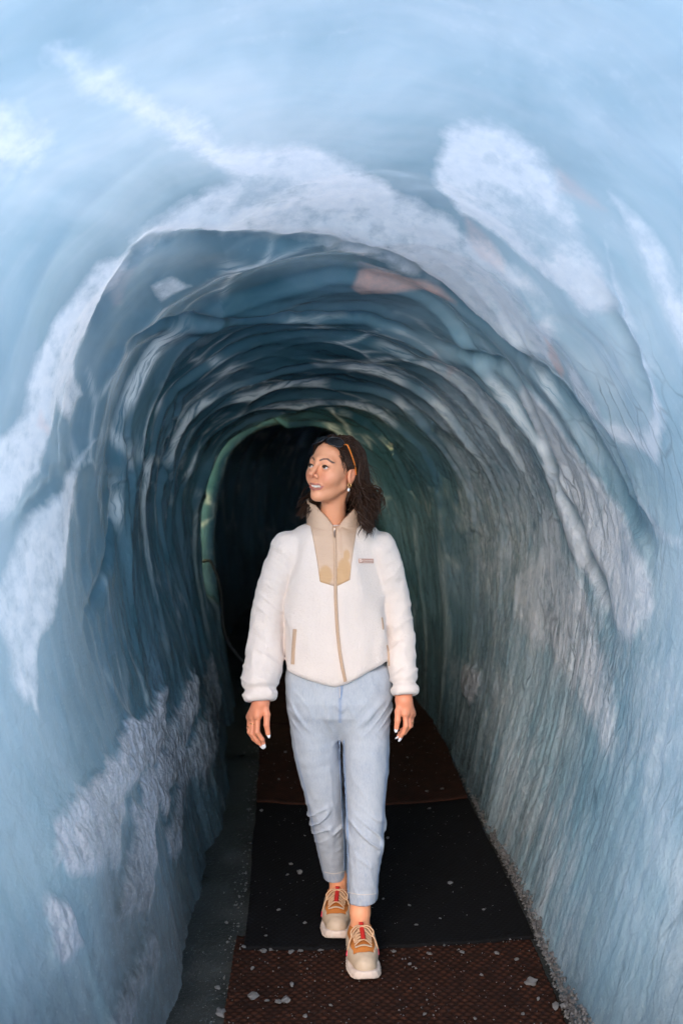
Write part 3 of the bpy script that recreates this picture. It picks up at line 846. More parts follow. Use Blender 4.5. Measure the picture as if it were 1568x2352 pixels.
GOLD = plain('gold', (.85, .52, .22), .25, 1.0, .05)
PEARL = plain('pearl', (.85, .83, .80), .2, 0, .04)
NAIL = plain('white_nail', (.86, .84, .86), .22, 0, .02)
TEETH = plain('teeth', (.86, .77, .68), .3, 0, .03)
DARKPL = plain('dark_frame', (.012, .010, .011), .25, 0, .1)
ORANGE = plain('orange_frame', (.75, .20, .02), .3, 0, .12)

# ---- head: side (her left +), forward, up, about a pivot at eye level between the ears
YAW, HP, ROLL = math.radians(38), math.radians(10), math.radians(-3)
HPIV = W(766, 1079.5, 3.31)
_fw = np.array([-math.sin(YAW), -math.cos(YAW), 0]); _sd = np.array([math.cos(YAW), -math.sin(YAW), 0]); _up = np.array([0, 0, 1.0])
_f2 = _fw * math.cos(HP) + _up * math.sin(HP); _u2 = _up * math.cos(HP) - _fw * math.sin(HP)
_s3 = _sd * math.cos(ROLL) + _u2 * math.sin(ROLL); _u3 = _u2 * math.cos(ROLL) - _sd * math.sin(ROLL)
HM = np.stack([_s3, _f2, _u3], 1)                    # columns: side, forward, up
SLIM = np.array([.95, 1, 1])
def h2w(q): return HPIV + (np.asarray(q, float) * SLIM) @ HM.T
def w2h(p): return ((np.asarray(p, float) - HPIV) @ HM) / SLIM

def mirror(p): 
    q = p.copy(); q[:, 0] = np.abs(q[:, 0]); return q
NECK0, NECK1 = w2h(W(763, 1235, 3.355)), np.array([-.004, -.018, -.055])
LIPU = [(-.0335, .0715, -.0520), (-.022, .0795, -.0560), (-.007, .0855, -.0568), (0, .0857, -.0575), (.007, .0855, -.0568), (.022, .0795, -.0560), (.0335, .0715, -.0520)]
LIPL = [(-.0330, .0712, -.0530), (-.021, .0780, -.0685), (0, .0825, -.0745), (.021, .0780, -.0685), (.0330, .0712, -.0530)]
BROW = [(.012, .0905, .0185), (.022, .0905, .0235), (.034, .0845, .0245), (.046, .0720, .0180)]
def head_sdf(q):
    m = mirror(q)
    d = ell(q, (0, -.014, .028), (.0725, .095, .079))
    d = smin(d, ell(q, (0, .028, -.036), (.0505, .0545, .072)), .030)
    d = smin(d, rcone(m, (.0455, .000, -.050), (.012, .058, -.090), .017, .0145), .020)
    d = smin(d, ell(q, (0, .0650, -.0930), (.0165, .0150, .0150)), .016)
    d = smin(d, sph(m, (.040, .050, -.024), .0240), .030)
    d = smin(d, ell(m, (.031, .064, -.040), (.015, .0135, .015)), .018)          # smile-raised cheeks
    d = smin(d, rcone(m, (.0, .080, .022), (.036, .066, .020), .0130, .0120), .014)
    d = smax(d, -ell(m, (.0315, .0985, -.001), (.0165, .0175, .0115)), .010)    # eye sockets
    d = smin(d, sph(m, (.0315, .0735, -.001), .0142), .004)                     # lids
    d = smax(d, -ell(m, (.0320, .0900, .0002), (.0132, .0140, .0062)), .0015)
    d = smin(d, chain(q, [(0, .0850, .010), (0, .0955, -.010), (0, .1090, -.0275)], [.0062, .0070, .0084], .006), .009)
    d = smin(d, sph(m, (.0105, .0945, -.0330), .0075), .006)
    d = smax(d, -ell(m, (.0062, .0995, -.0385), (.0042, .0060, .0050)), .0025)
    d = smin(d, ell(q, (0, .0700, -.0605), (.027, .0130, .018)), .014)
    d = smax(d, -ell(q, (0, .0850, -.0640), (.0290, .0150, .0078)), .003)
    d = smin(d, chain(q, LIPU, [.0016, .0026, .0031, .0030, .0031, .0026, .0016], .003), .003)
    d = smin(d, chain(q, LIPL, [.0014, .0027, .0033, .0027, .0014], .003), .003)
    # ears
    ear = ell(m, (.0725, -.009, -.010), (.0090, .0175, .0300))
    ear = smax(ear, -ell(m, (.0840, -.005, -.007), (.0075, .0105, .0200)), .004)
    d = smin(d, ear, .005)
    # neck
    d = smin(d, rcone(q, NECK1, NECK0, .0420, .0450), .020)
    d = smin(d, rcone(q, (.042, -.03, -.05), NECK0 + np.array([-.02, .03, 0]), .010, .010), .022)
    return d
Vh, Fh = surface_net(head_sdf, (-.10, -.13, -.20), (.10, .125, .125), .0019)
def mask_chain(q, pts, r0, r1):
    d = None
    for a, b in zip(pts, pts[1:]):
        e = rcone(q, a, b, 0, 0); d = e if d is None else np.minimum(d, e)
    return 1 - sstep(r0, r1, d)
_m = mirror(Vh)
a_lip = np.maximum(mask_chain(Vh, LIPU, .0032, .0041), mask_chain(Vh, LIPL, .0037, .0047))
_b2 = _m * [1, 0, 1]; a_brow = mask_chain(_b2, [(.0125, 0, .0195), (.022, 0, .0250), (.034, 0, .0270), (.049, 0, .0185)], .0017, .0036) * .92 * (Vh[:, 1] > .05)
a_brow = np.maximum(a_brow, .75 * (1 - sstep(.0008, .0022, np.abs(_m[:, 2] - .0045 + 18 * (_m[:, 0] - .032) ** 2))) * (np.hypot(_m[:, 0] - .032, (_m[:, 1] - .085)) < .0150))   # lash line
a_flush = np.maximum(.55 * np.exp(-((_m[:, 0] - .038) ** 2 + (_m[:, 2] + .035) ** 2) / .020 ** 2) * (Vh[:, 1] > .03), .7 * np.exp(-((Vh[:, 0]) ** 2 + (Vh[:, 2] + .036) ** 2) / .013 ** 2) * (Vh[:, 1] > .085))
a_flush = np.maximum(a_flush, .5 * (np.abs(Vh[:, 0]) > .077))
HEADV = h2w(Vh)
# ---- hands
def finger(p, pts, r0, r1, k=.004): return chain(p, pts, np.linspace(r0, r1, len(pts)), k)
def hand(wr, palm, fingers, thumb, lo_z, r=.0088):
    def f(p):
        d = chain(p, wr, [.029, .0265, .0265], .01, .72)
        for kp in palm: d = smin(d, rcone(p, wr[-1], kp, .021, .0145), .012)
        for fp in fingers: d = smin(d, finger(p, fp, r * 1.06, r * .72), .004)
        d = smin(d, finger(p, thumb, .0125, .0080), .008)
        return d
    pts = np.vstack([wr, palm] + fingers + [thumb])
    return surface_net(f, pts.min(0) - .035, pts.max(0) + .035, .0021)
YR = 3.27
hr_wr = [W(603, 1560, YR + .02), W(600, 1590, YR + .01), W(599.5, 1612, YR)]
hr_palm = [W(592, 1644, YR - .012), W(583, 1647, YR + .006), W(577, 1648, YR + .022), W(575, 1646, YR + .036)]
hr_f = [np.array([W(592, 1646, YR - .012), W(590.5, 1681, YR - .020), W(602, 1698, YR - .014), W(605.5, 1709, YR - .008)]),
        np.array([W(582, 1650, YR + .006), W(579.5, 1684, YR + .000), W(591, 1702, YR + .004), W(600.5, 1712, YR + .010)]),
        np.array([W(576, 1651, YR + .022), W(573.5, 1681, YR + .018), W(583, 1697, YR + .024), W(592, 1706, YR + .030)]),
        np.array([W(574, 1648, YR + .036), W(572.5, 1672, YR + .036), W(579, 1686, YR + .040), W(586, 1694, YR + .044)])]
hr_t = np.array([W(608, 1622, YR - .006), W(613, 1641, YR - .018), W(612.2, 1665, YR - .024), W(615.6, 1685, YR - .024)])
YL = 3.27
hl_wr = [W(925, 1560, YL + .02), W(926, 1588, YL + .01), W(927, 1608, YL)]
hl_palm = [W(930, 1638, YL - .012), W(938, 1639, YL + .006), W(943, 1640, YL + .022), W(944, 1639, YL + .036)]
hl_f = [np.array([W(930, 1639, YL - .012), W(931.5, 1667, YL - .020), W(926, 1682, YL - .016), W(918.5, 1694, YL - .010)]),
        np.array([W(938, 1642, YL + .006), W(939, 1668, YL + .000), W(928, 1683, YL + .006), W(915, 1690, YL + .010)]),
        np.array([W(943, 1642, YL + .022), W(942, 1666, YL + .018), W(932, 1677, YL + .024), W(917, 1684, YL + .026)]),
        np.array([W(945, 1641, YL + .036), W(943, 1660, YL + .036), W(934, 1671, YL + .040), W(922, 1676, YL + .042)])]
hl_t = np.array([W(919, 1618, YL - .006), W(913.8, 1634, YL - .018), W(912.6, 1654, YL - .024), W(910.2, 1672, YL - .024)])
HR = hand(hr_wr, hr_palm, hr_f, hr_t, 0); HL = hand(hl_wr, hl_palm, hl_f, hl_t, 0)
# ---- hidden trunk, arms and legs in one coarser surface
TY = 3.36
SHOES = [(np.array(on_floor(839, 2260, .014)), math.radians(4)), (np.array(on_floor(769, 2165, .028)), math.radians(-3))]
def in_shoe(k, y, z):
    t, a = SHOES[k]; return t + np.array([-math.sin(a) * y, math.cos(a) * y, z])
ANK_R = [W(722, 1640, 3.37), W(748, 1862, 3.39), in_shoe(1, .195, .135), in_shoe(1, .192, .085), in_shoe(1, .180, .040)]
ANK_L = [W(840, 1640, 3.37), W(838, 1862, 3.295), in_shoe(0, .195, .135), in_shoe(0, .192, .085), in_shoe(0, .180, .040)]
def trunk(p):
    d = rcone(p, W(768, 1230, TY), W(775, 1560, TY), .075, .085, .75)
    d = smin(d, rcone(p, W(735, 1590, TY), W(822, 1590, TY), .08, .08, .8), .05)
    for pts, rad in ((ANK_R, [.062, .044, .0320, .0300, .030]), (ANK_L, [.062, .044, .0330, .0310, .031])):
        d = smin(d, chain(p, pts, rad, .01), .03)
    d = smin(d, rcone(p, W(664, 1262, TY), W(612, 1430, TY), .036, .032), .03)
    d = smin(d, rcone(p, W(612, 1430, TY), hr_wr[1], .030, .022), .01)
    d = smin(d, rcone(p, W(872, 1262, TY), W(914, 1430, TY), .034, .030), .03)
    d = smin(d, rcone(p, W(914, 1430, TY), hl_wr[1], .028, .022), .01)
    return d
TR = surface_net(trunk, (-.34, 3.02, .02), (.28, 3.52, 1.46), .0075)
BV, BF = join_np([(HEADV, Fh), HR, HL, TR])
body = PM('body', BV, BF, SKIN)
z_ = np.zeros(len(BV)); nh = len(HEADV)
for nm, a in (('lip', a_lip), ('brow', a_brow), ('flush', a_flush)):
    v = z_.copy(); v[:nh] = a; set_attr(body, nm, v)
fl = body.data.attributes['flush'].data                 # knuckles and fingertips are redder
vals = np.zeros(len(BV)); vals[:nh] = a_flush; vals[nh:nh+len(HR[0])+len(HL[0])] = .50; fl.foreach_set('value', vals.astype(np.float32))

# ---- eyes, teeth, nails
def make_eye():
    m = NT('eye'); o = m.coord('Generated')
    sep = m.n('ShaderNodeSeparateXYZ'); m.l(m.attr('iris') if False else o, sep.inputs[0])
    a = m.attr('iris')
    col = m.ramp(a, (.0, (.004, .003, .003)), (.16, (.004, .003, .003)), (.20, (.09, .04, .016)), (.50, (.04, .018, .009)), (.54, (.50, .46, .43)), (1., (.55, .45, .41)))
    m.l(col, m.b.inputs['Base Color']); m.set(Roughness=.08)
    return m.m
EYE = make_eye()
def uv_sphere(r, n=14, k=20):
    th = np.linspace(0, np.pi, n)[:, None]; ph = np.linspace(0, 2*np.pi, k, endpoint=False)[None]
    V = np.dstack([r*np.sin(th)*np.cos(ph), r*np.sin(th)*np.sin(ph), r*np.cos(th)*np.ones_like(ph)]).reshape(-1, 3)
    return V, grid_faces(n, k, wrap=True)
GAZE = np.array([-.06, .94, .30]); GAZE /= np.linalg.norm(GAZE)
for s in (-1, 1):
    V, F = uv_sphere(.0131, 24, 32)
    o = PM('eye', h2w(V + [s*.0315, .0735, -.001]), F, EYE, body)
    ang = np.arccos(np.clip(V @ GAZE / .0131, -1, 1))
    set_attr(o, 'iris', ang / 1.15)
for s in (-1, 1):          # upper lashes
    pts = [h2w(np.array([s*.0315, .0735, -.001]) + .0140 * np.array([math.sin(a), math.cos(a)*math.cos(.50 - .46*(a/1.0)**2), math.sin(.50 - .46*(a/1.0)**2)])) for a in np.linspace(-1.0, 1.0, 14)]
    V, F = tube_np(pts, [.0008] + [.0019]*12 + [.0009], 6)
    PX('eyelashes', V, F, HAIR, body)
# teeth: a curved row of separate crowns
for k in range(-6, 6):
    a = (k + .5) * .150
    c = np.array([.0330 * math.sin(a), .0525 + .0330 * math.cos(a) * .80, -.0622 + .004 * abs(math.sin(a))])
    V, F = uv_sphere(1.0, 8, 10)
    V = V * [.0038, .0022, .0058]
    R_ = np.array([[math.cos(a), math.sin(a), 0], [-math.sin(a), math.cos(a), 0], [0, 0, 1]])
    PM('tooth', h2w(V @ R_ + c), F, TEETH, body)
def nail(tip, prev, toward, w=.0058, l=.0115):
    d = tip - prev; d /= np.linalg.norm(d)
    n = np.array(toward, float); n -= d * (n @ d); n /= np.linalg.norm(n); s = np.cross(d, n)
    V, F = uv_sphere(1.0, 10, 14)
    P_ = tip + d * .0035 + n * .0042 + (V[:, :1] * w) * s + (V[:, 1:2] * l) * d + (V[:, 2:] * .0022) * n
    return PM('nail', P_, F, NAIL, body)
for arr, to in ((hr_t, (.5, -1, 0)), (hr_f[0], (.1, -1, -.5)), (hr_f[1], (-.2, -1, -.6)), (hl_t, (-.3, -1, 0)), (hl_f[0], (.5, -1, -.6)), (hl_f[1], (.2, -1, -.9))):
    nail(arr[-1], arr[-2], to)
def torus(c, axis, R, r, name, mat, parent=person, n=20, k=8):
    ax = np.array(axis, float); ax /= np.linalg.norm(ax)
    u = np.cross(ax, [0, 1, .3]); u /= np.linalg.norm(u); v = np.cross(ax, u)
    a = np.linspace(0, 2*np.pi, n, endpoint=False)[:, None, None]; b = np.linspace(0, 2*np.pi, k, endpoint=False)[None, :, None]
    V = np.array(c) + (np.cos(a)*u + np.sin(a)*v) * (R + r*np.cos(b)) + np.sin(b) * r * ax
    idx = np.arange(n*k).reshape(n, k); i2 = np.roll(idx, -1, 0); j2 = np.roll(idx, -1, 1)
    F = np.stack([idx, j2, np.roll(i2, -1, 1), i2], -1).reshape(-1, 4)
    return PM(name, V.reshape(-1, 3), F, mat, parent)
for fl_, f in ((hr_f[2], .6), (hr_f[1], .35), (hl_f[2], .7)):
    c = fl_[0] * (1-f) + fl_[1] * f
    torus(c, fl_[1] - fl_[0], .0098, .0012, 'ring', GOLD)

# ---- jacket
def PXW(l, r, Y=3.33): return (l, r)
_lv = [ # picture y, left x, right x, half depth
 (1201, 700, 836, .072), (1210, 680, 856, .088), (1222, 664, 872, .098), (1245, 652, 884, .108), (1290, 650, 884, .118), (1350, 652, 882, .126),
 (1420, 652, 884, .130), (1480, 654, 888, .132), (1530, 653, 893, .130), (1555, 654, 893, .124), (1572, 657, 890, .114), (1592, 664, 884, .108)]
_zz = np.array([W(768, a, TY)[2] for a, *_ in _lv])[::-1]
_cx = np.array([W((l + r)/2, a, TY)[0] for a, l, r, d in _lv])[::-1]
_ww = np.array([(W(r, a, TY)[0] - W(l, a, TY)[0]) / 2 for a, l, r, d in _lv])[::-1]
_dd = np.array([d for *_, d in _lv])[::-1]
_cy = np.full(len(_lv), TY); _cy[:] = TY - STEP + np.linspace(.0, .012, len(_lv))
SL_R = [W(666, 1264, TY), W(640, 1320, TY), W(622, 1390, TY + .01), W(611, 1460, TY + .005), W(604, 1520, TY - .03), W(598, 1572, TY - .07), W(599, 1598, TY - .082), W(599.5, 1611, TY - .088)]
SR_R = np.array([46, 40, 40, 42.5, 43, 42, 37, 34]) / SC
SL_L = [W(870, 1262, TY), W(893, 1320, TY), W(908, 1390, TY + .01), W(918, 1460, TY + .005), W(924, 1520, TY - .03), W(929, 1566, TY - .07), W(931.5, 1586, TY - .082), W(932, 1598, TY - .088)]
SR_L = np.array([43, 36, 34, 33, 32.5, 32, 31, 29]) / SC
def ridge(n): return 1 - np.abs(n) * 2
def hem_z(x): 
    px = 784 + x * SC
    return np.interp(px, [640, 660, 700, 770, 800, 850, 895, 910], [W(0, a, TY - .12)[2] for a in (1548, 1553, 1566, 1583, 1572, 1549, 1531, 1528)])
def dense(pts, rad, n=22):
    c = catmull(np.column_stack([np.array(pts), np.array(rad)]), n)
    return [c[i, :3] for i in range(n)], c[:, 3]
SLd_R, SRd_R = dense(SL_R, SR_R); SLd_L, SRd_L = dense(SL_L, SR_L)
def jacket_sdf(p):
    t = loft(p, _zz, _cx, _cy, _ww, _dd)
    a = chain(p, SLd_R, SRd_R, .004, 1.12); b = chain(p, SLd_L, SRd_L, .004, 1.15)
    near_ = np.minimum(np.abs(t), np.minimum(np.abs(a), np.abs(b))) < .03
    q = p[near_]
    fold = np.zeros(len(p)); fa = np.zeros(len(p)); fb = np.zeros(len(p))
    x, y, z = q[:, 0], q[:, 1], q[:, 2]
    # hanging folds of the body: long, near vertical, fanning from the shoulders
    fx_ = x * 17 + (z - 1.2) * 4 * np.sign(x) + .5 * vnoise(x*6, y*6, z*4, 3)
    fold[near_] = .0115 * vnoise(fx_, y * 6, z * 3.0, 5) + .012 * np.maximum(0, ridge(vnoise(x*9 + z*5, y*7, z*7 - x*4, 6)) - .35) * sstep(.10, .18, np.abs(x)) + .003 * vnoise(x*26, y*26, z*14, 8)
    # sleeve folds: slanting rings that bunch up towards the cuff
    wgt = sstep(1.30, .92, z)
    for sgn, arr in ((1, fa), (-1, fb)):
        ph = z * 26 + sgn * x * 22 + y * 9
        n = vnoise(ph * .55, x * 7, y * 9 + z * 3, 12 + sgn)
        n2 = np.maximum(0, ridge(vnoise(ph * .8 + 4, x * 12 + 3, y * 10, 15 + sgn)) - .25)
        arr[near_] = (.0040 * n + .0058 * n2) * (.45 + .75 * wgt) + .0025 * vnoise(x*30, y*30, z*30, 18)
    t = t - fold; a = a - fa; b = b - fb
    # elastic hem and cuffs: rounded roll, then cut
    hz = hem_z(p[:, 0])
    t = smax(t, hz - p[:, 2], .022)
    for arr_pts, nm in ((SL_R, 'a'), (SL_L, 'b')):
        e = arr_pts[-1]; ax_ = (arr_pts[-1] - arr_pts[-3]); ax_ = ax_ / np.linalg.norm(ax_)
        h = (p - e) @ ax_
        pinch = .010 * np.exp(-((h + .040) / .010) ** 2)
        if nm == 'a': a = smax(a + pinch, h, .012)
        else: b = smax(b + pinch, h, .012)
    d = smin(smin(t, a, .008), b, .008)
    d = smax(d, -rcone(p, W(766, 1226, 3.365), W(766, 1150, 3.345), .048, .070), .004)
    # wrists: hollow cuff openings
    for wr in (hr_wr, hl_wr): d = smax(d, -rcone(p, wr[1], wr[2] + (wr[2]-wr[1]) * 3, .031, .031), .005)
    return d
JV, JF = surface_net(jacket_sdf, (-.36, 3.05, .78), (.30, 3.48, 1.47), .0044)
jacket = PM('jacket', JV, JF, FLEECE)
jacket['label'] = 'cream fleece zip jacket with tan collar and chest panel'
def bvh(V, F): return BVHTree.FromPolygons([Vector(v) for v in V], [tuple(f) for f in F])
JB = bvh(JV, JF)
EYEP = Vector((0, 0, CAM_H))
def drape(B, px, py, off=.003, Yd=3.2):
    """the point of a surface seen under a picture point, lifted off it towards the front"""
    a, b = ray(px, py); d = Vector((a, 1, b)).normalized()
    h = B.ray_cast(EYEP + d * 2.5, d)
    if h[0] is None: return np.array(EYEP + d * (Yd / d.y))
    return np.array(h[0] - d * off)
def strip(name, pts, width, B, mat, parent, off=.003, n=40, side=None):
    """a raised strip following picture points over a surface"""
    c = catmull(pts, n); t = np.gradient(c, axis=0); t /= np.linalg.norm(t, axis=1, keepdims=True)
    nrm = np.stack([-t[:, 1], t[:, 0]], 1)
    rows = []
    for k, o in ((-1, -.0015), (-.8, off), (0, off * 1.15), (.8, off), (1, -.0015)):
        rows.append([drape(B, *(c[i] + nrm[i] * width * k / 2), off=o) for i in range(n)])
    V = np.array(rows).reshape(-1, 3)
    return PM(name, V, grid_faces(5, n), mat, parent)
def panel(name, left, right, B, mat, parent, nv=40, nu=22, off=.0035):
    L = catmull(left, nv); R = catmull(right, nv)
    u = np.linspace(0, 1, nu)
    V = np.array([[drape(B, *(L[i]*(1-a) + R[i]*a), off=off if 0 < j < nu-1 and 0 < i < nv-1 else -.002) for j, a in enumerate(u)] for i in range(nv)])
    return PM(name, V.reshape(-1, 3), grid_faces(nv, nu), mat, parent), V
pl, VL = panel('chest_panel', [(710, 1204), (714, 1220), (721, 1255), (728, 1295), (734, 1338)], [(767, 1207), (768, 1230), (769, 1270), (769, 1310), (770, 1349)], JB, TAN, jacket)
pr, VR = panel('chest_panel', [(769, 1207), (770, 1230), (770.5, 1270), (771, 1310), (772, 1349)], [(823, 1204), (819, 1222), (813, 1260), (808, 1295), (804, 1333)], JB, TAN, jacket)
def stain(V, blobs):
    px, py = _proj(V.reshape(-1, 3)); m = np.zeros(len(px))
    for x, y, rx, ry in blobs:
        w_ = .08 * vnoise(px * .12, py * .12, seed=3)
        m = np.maximum(m, 1 - sstep(.8, 1.05, np.sqrt(((px - x)/rx)**2 + ((py - y)/ry)**2) + w_))
    return m
set_attr(pl, 'stain', stain(VL, [(747, 1322, 17, 24), (740, 1335, 14, 14)])); set_attr(pr, 'stain', stain(VR, [(790, 1310, 17, 30), (796, 1275, 8, 14), (785, 1330, 18, 16)]))
TANZ = plain('tan_zip', (.50, .33, .22), .55, 0, .15, 200)
strip('zipper', [(767, 1205), (769, 1260), (770, 1320), (771, 1380), (775, 1450), (782, 1510), (793, 1566)], 8, JB, TANZ, jacket, .006, 90)
METAL = plain('zip_metal', (.55, .42, .34), .35, .8, .1)
V, F = tube_np([drape(JB, 768, 1213, .010), drape(JB, 768, 1222, .011), drape(JB, 768.5, 1234, .010)], [.0028, .0034, .0022], 8, .5)
PX('zip_pull', V, F, METAL, jacket)
strip('pocket_zip', [(677, 1445), (675, 1470), (673, 1500), (672, 1526)], 9, JB, TANZ, jacket, .004, 24)
strip('pocket_zip', [(877, 1418), (879, 1432), (880, 1446)], 4, JB, TANZ, jacket, .003, 12)
strip('pocket_zip', [(889, 1482), (892, 1500), (893, 1530)], 4, JB, TANZ, jacket, .003, 12)
PATCH = plain('patch', (.50, .30, .235), .6, 0, .08, 120)
patch, PV = panel('logo_patch', [(822.5, 1282.5), (822, 1287), (823, 1294)], [(858.5, 1283), (858.5, 1288), (858.5, 1294.5)], JB, PATCH, jacket, 8, 14, .005)
LETTER = plain('letter_white', (.74, .60, .54), .6, 0, .03)
def lettering(body_, px, py, size, parent):
    c = bpy.data.curves.new('lettering', 'FONT'); c.body = body_; c.size = size; c.extrude = .0004; c.align_x = 'LEFT'
    c.materials.append(LETTER)
    tmp = bpy.data.objects.new('lettering_curve', c); COL.objects.link(tmp)
    me = bpy.data.meshes.new_from_object(tmp.evaluated_get(bpy.context.evaluated_depsgraph_get())); bpy.data.objects.remove(tmp)
    o = bpy.data.objects.new('lettering', me); COL.objects.link(o); o.parent = parent
    p0 = drape(JB, px, py, .0075)
    o.location = Vector(p0 - RV); o.rotation_euler = (math.pi/2, 0, -.04)
    return o
lettering('Columbia', 833.5, 1289.4, .0082, jacket)
lettering('Sportswear Company', 833, 1292.9, .0034, jacket)
# the small woven diamond beside the words: eight little lozenges
dm = drape(JB, 828, 1287.5, .0075)
Vd, Fd = [], []
for r_, n_, ph in ((.0042, 4, 0), (.0042, 4, math.pi/4)):
    for k in range(n_):
        a = k*math.pi/2 + ph; c = dm + np.array([math.cos(a), 0, math.sin(a)]) * r_ * (1 if ph == 0 else .72)
        b0 = len(Vd); s = .0017
        Vd += [c + [s, 0, 0], c + [0, 0, s], c + [-s, 0, 0], c + [0, 0, -s]]; Fd.append([b0, b0+1, b0+2, b0+3])
PM('emblem', np.array(Vd), np.array(Fd), LETTER, jacket, False)

# collar: a stand-up band round the neck, open in front
def collar():
    n, k = 72, 9
    ph = np.linspace(math.radians(4), math.radians(356), n)           # 0 = front
    c0 = W(769, 1222, 3.355); 
    def edge(zpx, rx, ry, dz=0): return zpx, rx, ry
    rows = []
    for j in range(k):
        t = j / (k - 1)
        # front opening sinks, sides stand up; her right-hand side is a little taller
        top = np.interp(np.abs(np.degrees(ph) - 180), [0, 90, 135, 160, 176], [1150, 1152, 1163, 1185, 1207])
        top = np.where(np.degrees(ph) > 180, top - 2, top + 6)
        ypx = 1236 * (1 - t) + top * t
        rx = .093 * (1 - t) + .0835 * t + .004 * math.sin(math.pi * t); ry = .092 * (1 - t) + .078 * t + .004 * math.sin(math.pi * t)
        flare = .010 * t ** 3 * np.exp(-((np.degrees(ph) - 180) / 60) ** 2 * 0)
        z = np.array([W(769, yy, 3.3)[2] for yy in ypx])
        rows.append(np.column_stack([c0[0] + (rx + flare) * np.sin(ph), c0[1] + .012*t - (ry + flare*.5) * np.cos(ph), z]))
    return np.array(rows)
CR = collar()
nrmc = CR - np.array([W(769, 1222, 3.355)[0], 3.355 - STEP, 0]); nrmc[..., 2] = 0; nrmc /= np.linalg.norm(nrmc, axis=2, keepdims=True)
CR = CR + nrmc * (.003 * fbm(CR[..., 0]*40, CR[..., 1]*40, CR[..., 2]*60, oct=2, seed=4))[..., None]
inn = CR - nrmc * .006
kk, nn = CR.shape[:2]
ring_rows = np.concatenate([CR, inn[::-1]], 0)
Vc = ring_rows.reshape(-1, 3); Fc = grid_faces(2*kk, nn)
ends = []
for j in range(kk - 1):
    for col_ in (0, nn - 1):
        a, b = j*nn + col_, (j+1)*nn + col_; c, d = (2*kk-1-(j+1))*nn + col_, (2*kk-1-j)*nn + col_
        ends.append([a, b, c, d])
co = PM('collar', Vc, np.vstack([Fc, ends]), TAN, jacket); co['label'] = 'tan stand-up nylon collar'

# ---- jeans
JR = [(700, 1560, 3.360, 42), (719, 1620, 3.365, 55), (722, 1690, 3.370, 55), (733, 1760, 3.375, 51), (742, 1810, 3.380, 45.5), (749, 1858, 3.390, 41.5), (755, 1892, 3.405, 40), (760, 1935, 3.425, 35), (765, 1980, 3.450, 30), (768.5, 2016, 3.468, 26.5)]
JL = [(856, 1560, 3.360, 42), (841, 1620, 3.355, 56), (840, 1690, 3.340, 55), (840, 1760, 3.320, 52.5), (839, 1810, 3.305, 48.5), (838, 1858, 3.292, 45), (838.5, 1892, 3.282, 43.5), (838, 1940, 3.272, 41.5), (834, 2000, 3.258, 38), (831.5, 2068, 3.248, 34.5)]
def leg_pts(L): return [W(x, y, Y) for x, y, Y, r in L], np.array([r * (Y - STEP) / FPX for x, y, Y, r in L])
LR_P, LR_R = leg_pts(JR); LL_P, LL_R = leg_pts(JL)
LRd_P, LRd_R = dense(LR_P, LR_R, 26); LLd_P, LLd_R = dense(LL_P, LL_R, 26)
_hv = [(1530, 663, 890, .098), (1560, 660, 896, .106), (1600, 660, 897, .112), (1632, 672, 888, .104), (1662, 700, 860, .075), (1690, 730, 830, .04)]
_hz = np.array([W(0, a, TY)[2] for a, *_ in _hv])[::-1]; _hx = np.array([W((l+r)/2, a, TY)[0] for a, l, r, d in _hv])[::-1]
_hw = np.array([(W(r, a, TY)[0] - W(l, a, TY)[0])/2 for a, l, r, d in _hv])[::-1]; _hd = np.array([d for *_, d in _hv])[::-1]
def jeans_sdf(p):
    hip = loft(p, _hz, _hx, np.full(len(_hz), TY - STEP + .005), _hw, _hd, 2.4)
    a = chain(p, LRd_P, LRd_R, .004, 1.12); b = chain(p, LLd_P, LLd_R, .004, 1.12)
    m = np.minimum(np.abs(hip), np.minimum(np.abs(a), np.abs(b))) < .025
    q = p[m]; x, y, z = q[:, 0], q[:, 1], q[:, 2]
    fo = np.zeros(len(p))
    knee = np.exp(-((z - W(0, 1885, 3.38)[2]) / .075) ** 2); groin = np.exp(-((z - W(0, 1630, TY)[2]) / .05) ** 2)
    r1 = np.maximum(0, ridge(vnoise(x*11 + 3, y*8, z*24 + np.abs(x)*20, 31)) - .3)
    r2 = np.maximum(0, ridge(vnoise(x*9, y*6, z*30 - np.abs(x - .0) * 34, 33)) - .35)
    fo[m] = .0028 * vnoise(x*14, y*14, z*7, 35) + .0140 * r1 * knee + .0095 * r2 * groin + .0035 * np.maximum(0, ridge(vnoise(x*16, y*10, z*12 + x*14, 37)) - .4) + .0012 * vnoise(x*45, y*45, z*30, 36)
    # knees push the cloth forward
    a = a - fo; b = b - fo; hip = hip - fo
    a = smax(a, (p - LR_P[-1]) @ np.array([.04, -.05, -1.0]), .004)
    b = smax(b, (p - LL_P[-1]) @ np.array([.05, -.05, -1.0]), .004)
    lg = smin(a, b, .006)
    d = smin(hip, lg, .03)
    # hollow hems
    d = smax(d, -rcone(p, LR_P[-2]*.35 + LR_P[-1]*.65, LR_P[-1]*1.5 - LR_P[-2]*.5, .034, .034), .003)
    d = smax(d, -rcone(p, LL_P[-2]*.2 + LL_P[-1]*.8, LL_P[-1]*1.3 - LL_P[-2]*.3, .044, .044), .003)
    return d
NV, NF = surface_net(jeans_sdf, (-.22, 3.05, .07), (.20, 3.50, .97), .0044)
jeans = PM('jeans', NV, NF, DENIM); jeans['label'] = 'pale blue cropped straight jeans'
px_, py_ = _proj(NV)
wear = np.zeros(len(NV))
for L in (JR, JL):
    ys = [l[1] for l in L]; xs = [l[0] for l in L]; rs = [l[3] for l in L]
    u = (px_ - np.interp(py_, ys, xs)) / np.interp(py_, ys, rs)
    for s in (-.93, .93): wear = np.maximum(wear, .45 * np.exp(-((u - s) / .05) ** 2) * sstep(1680, 1760, py_))
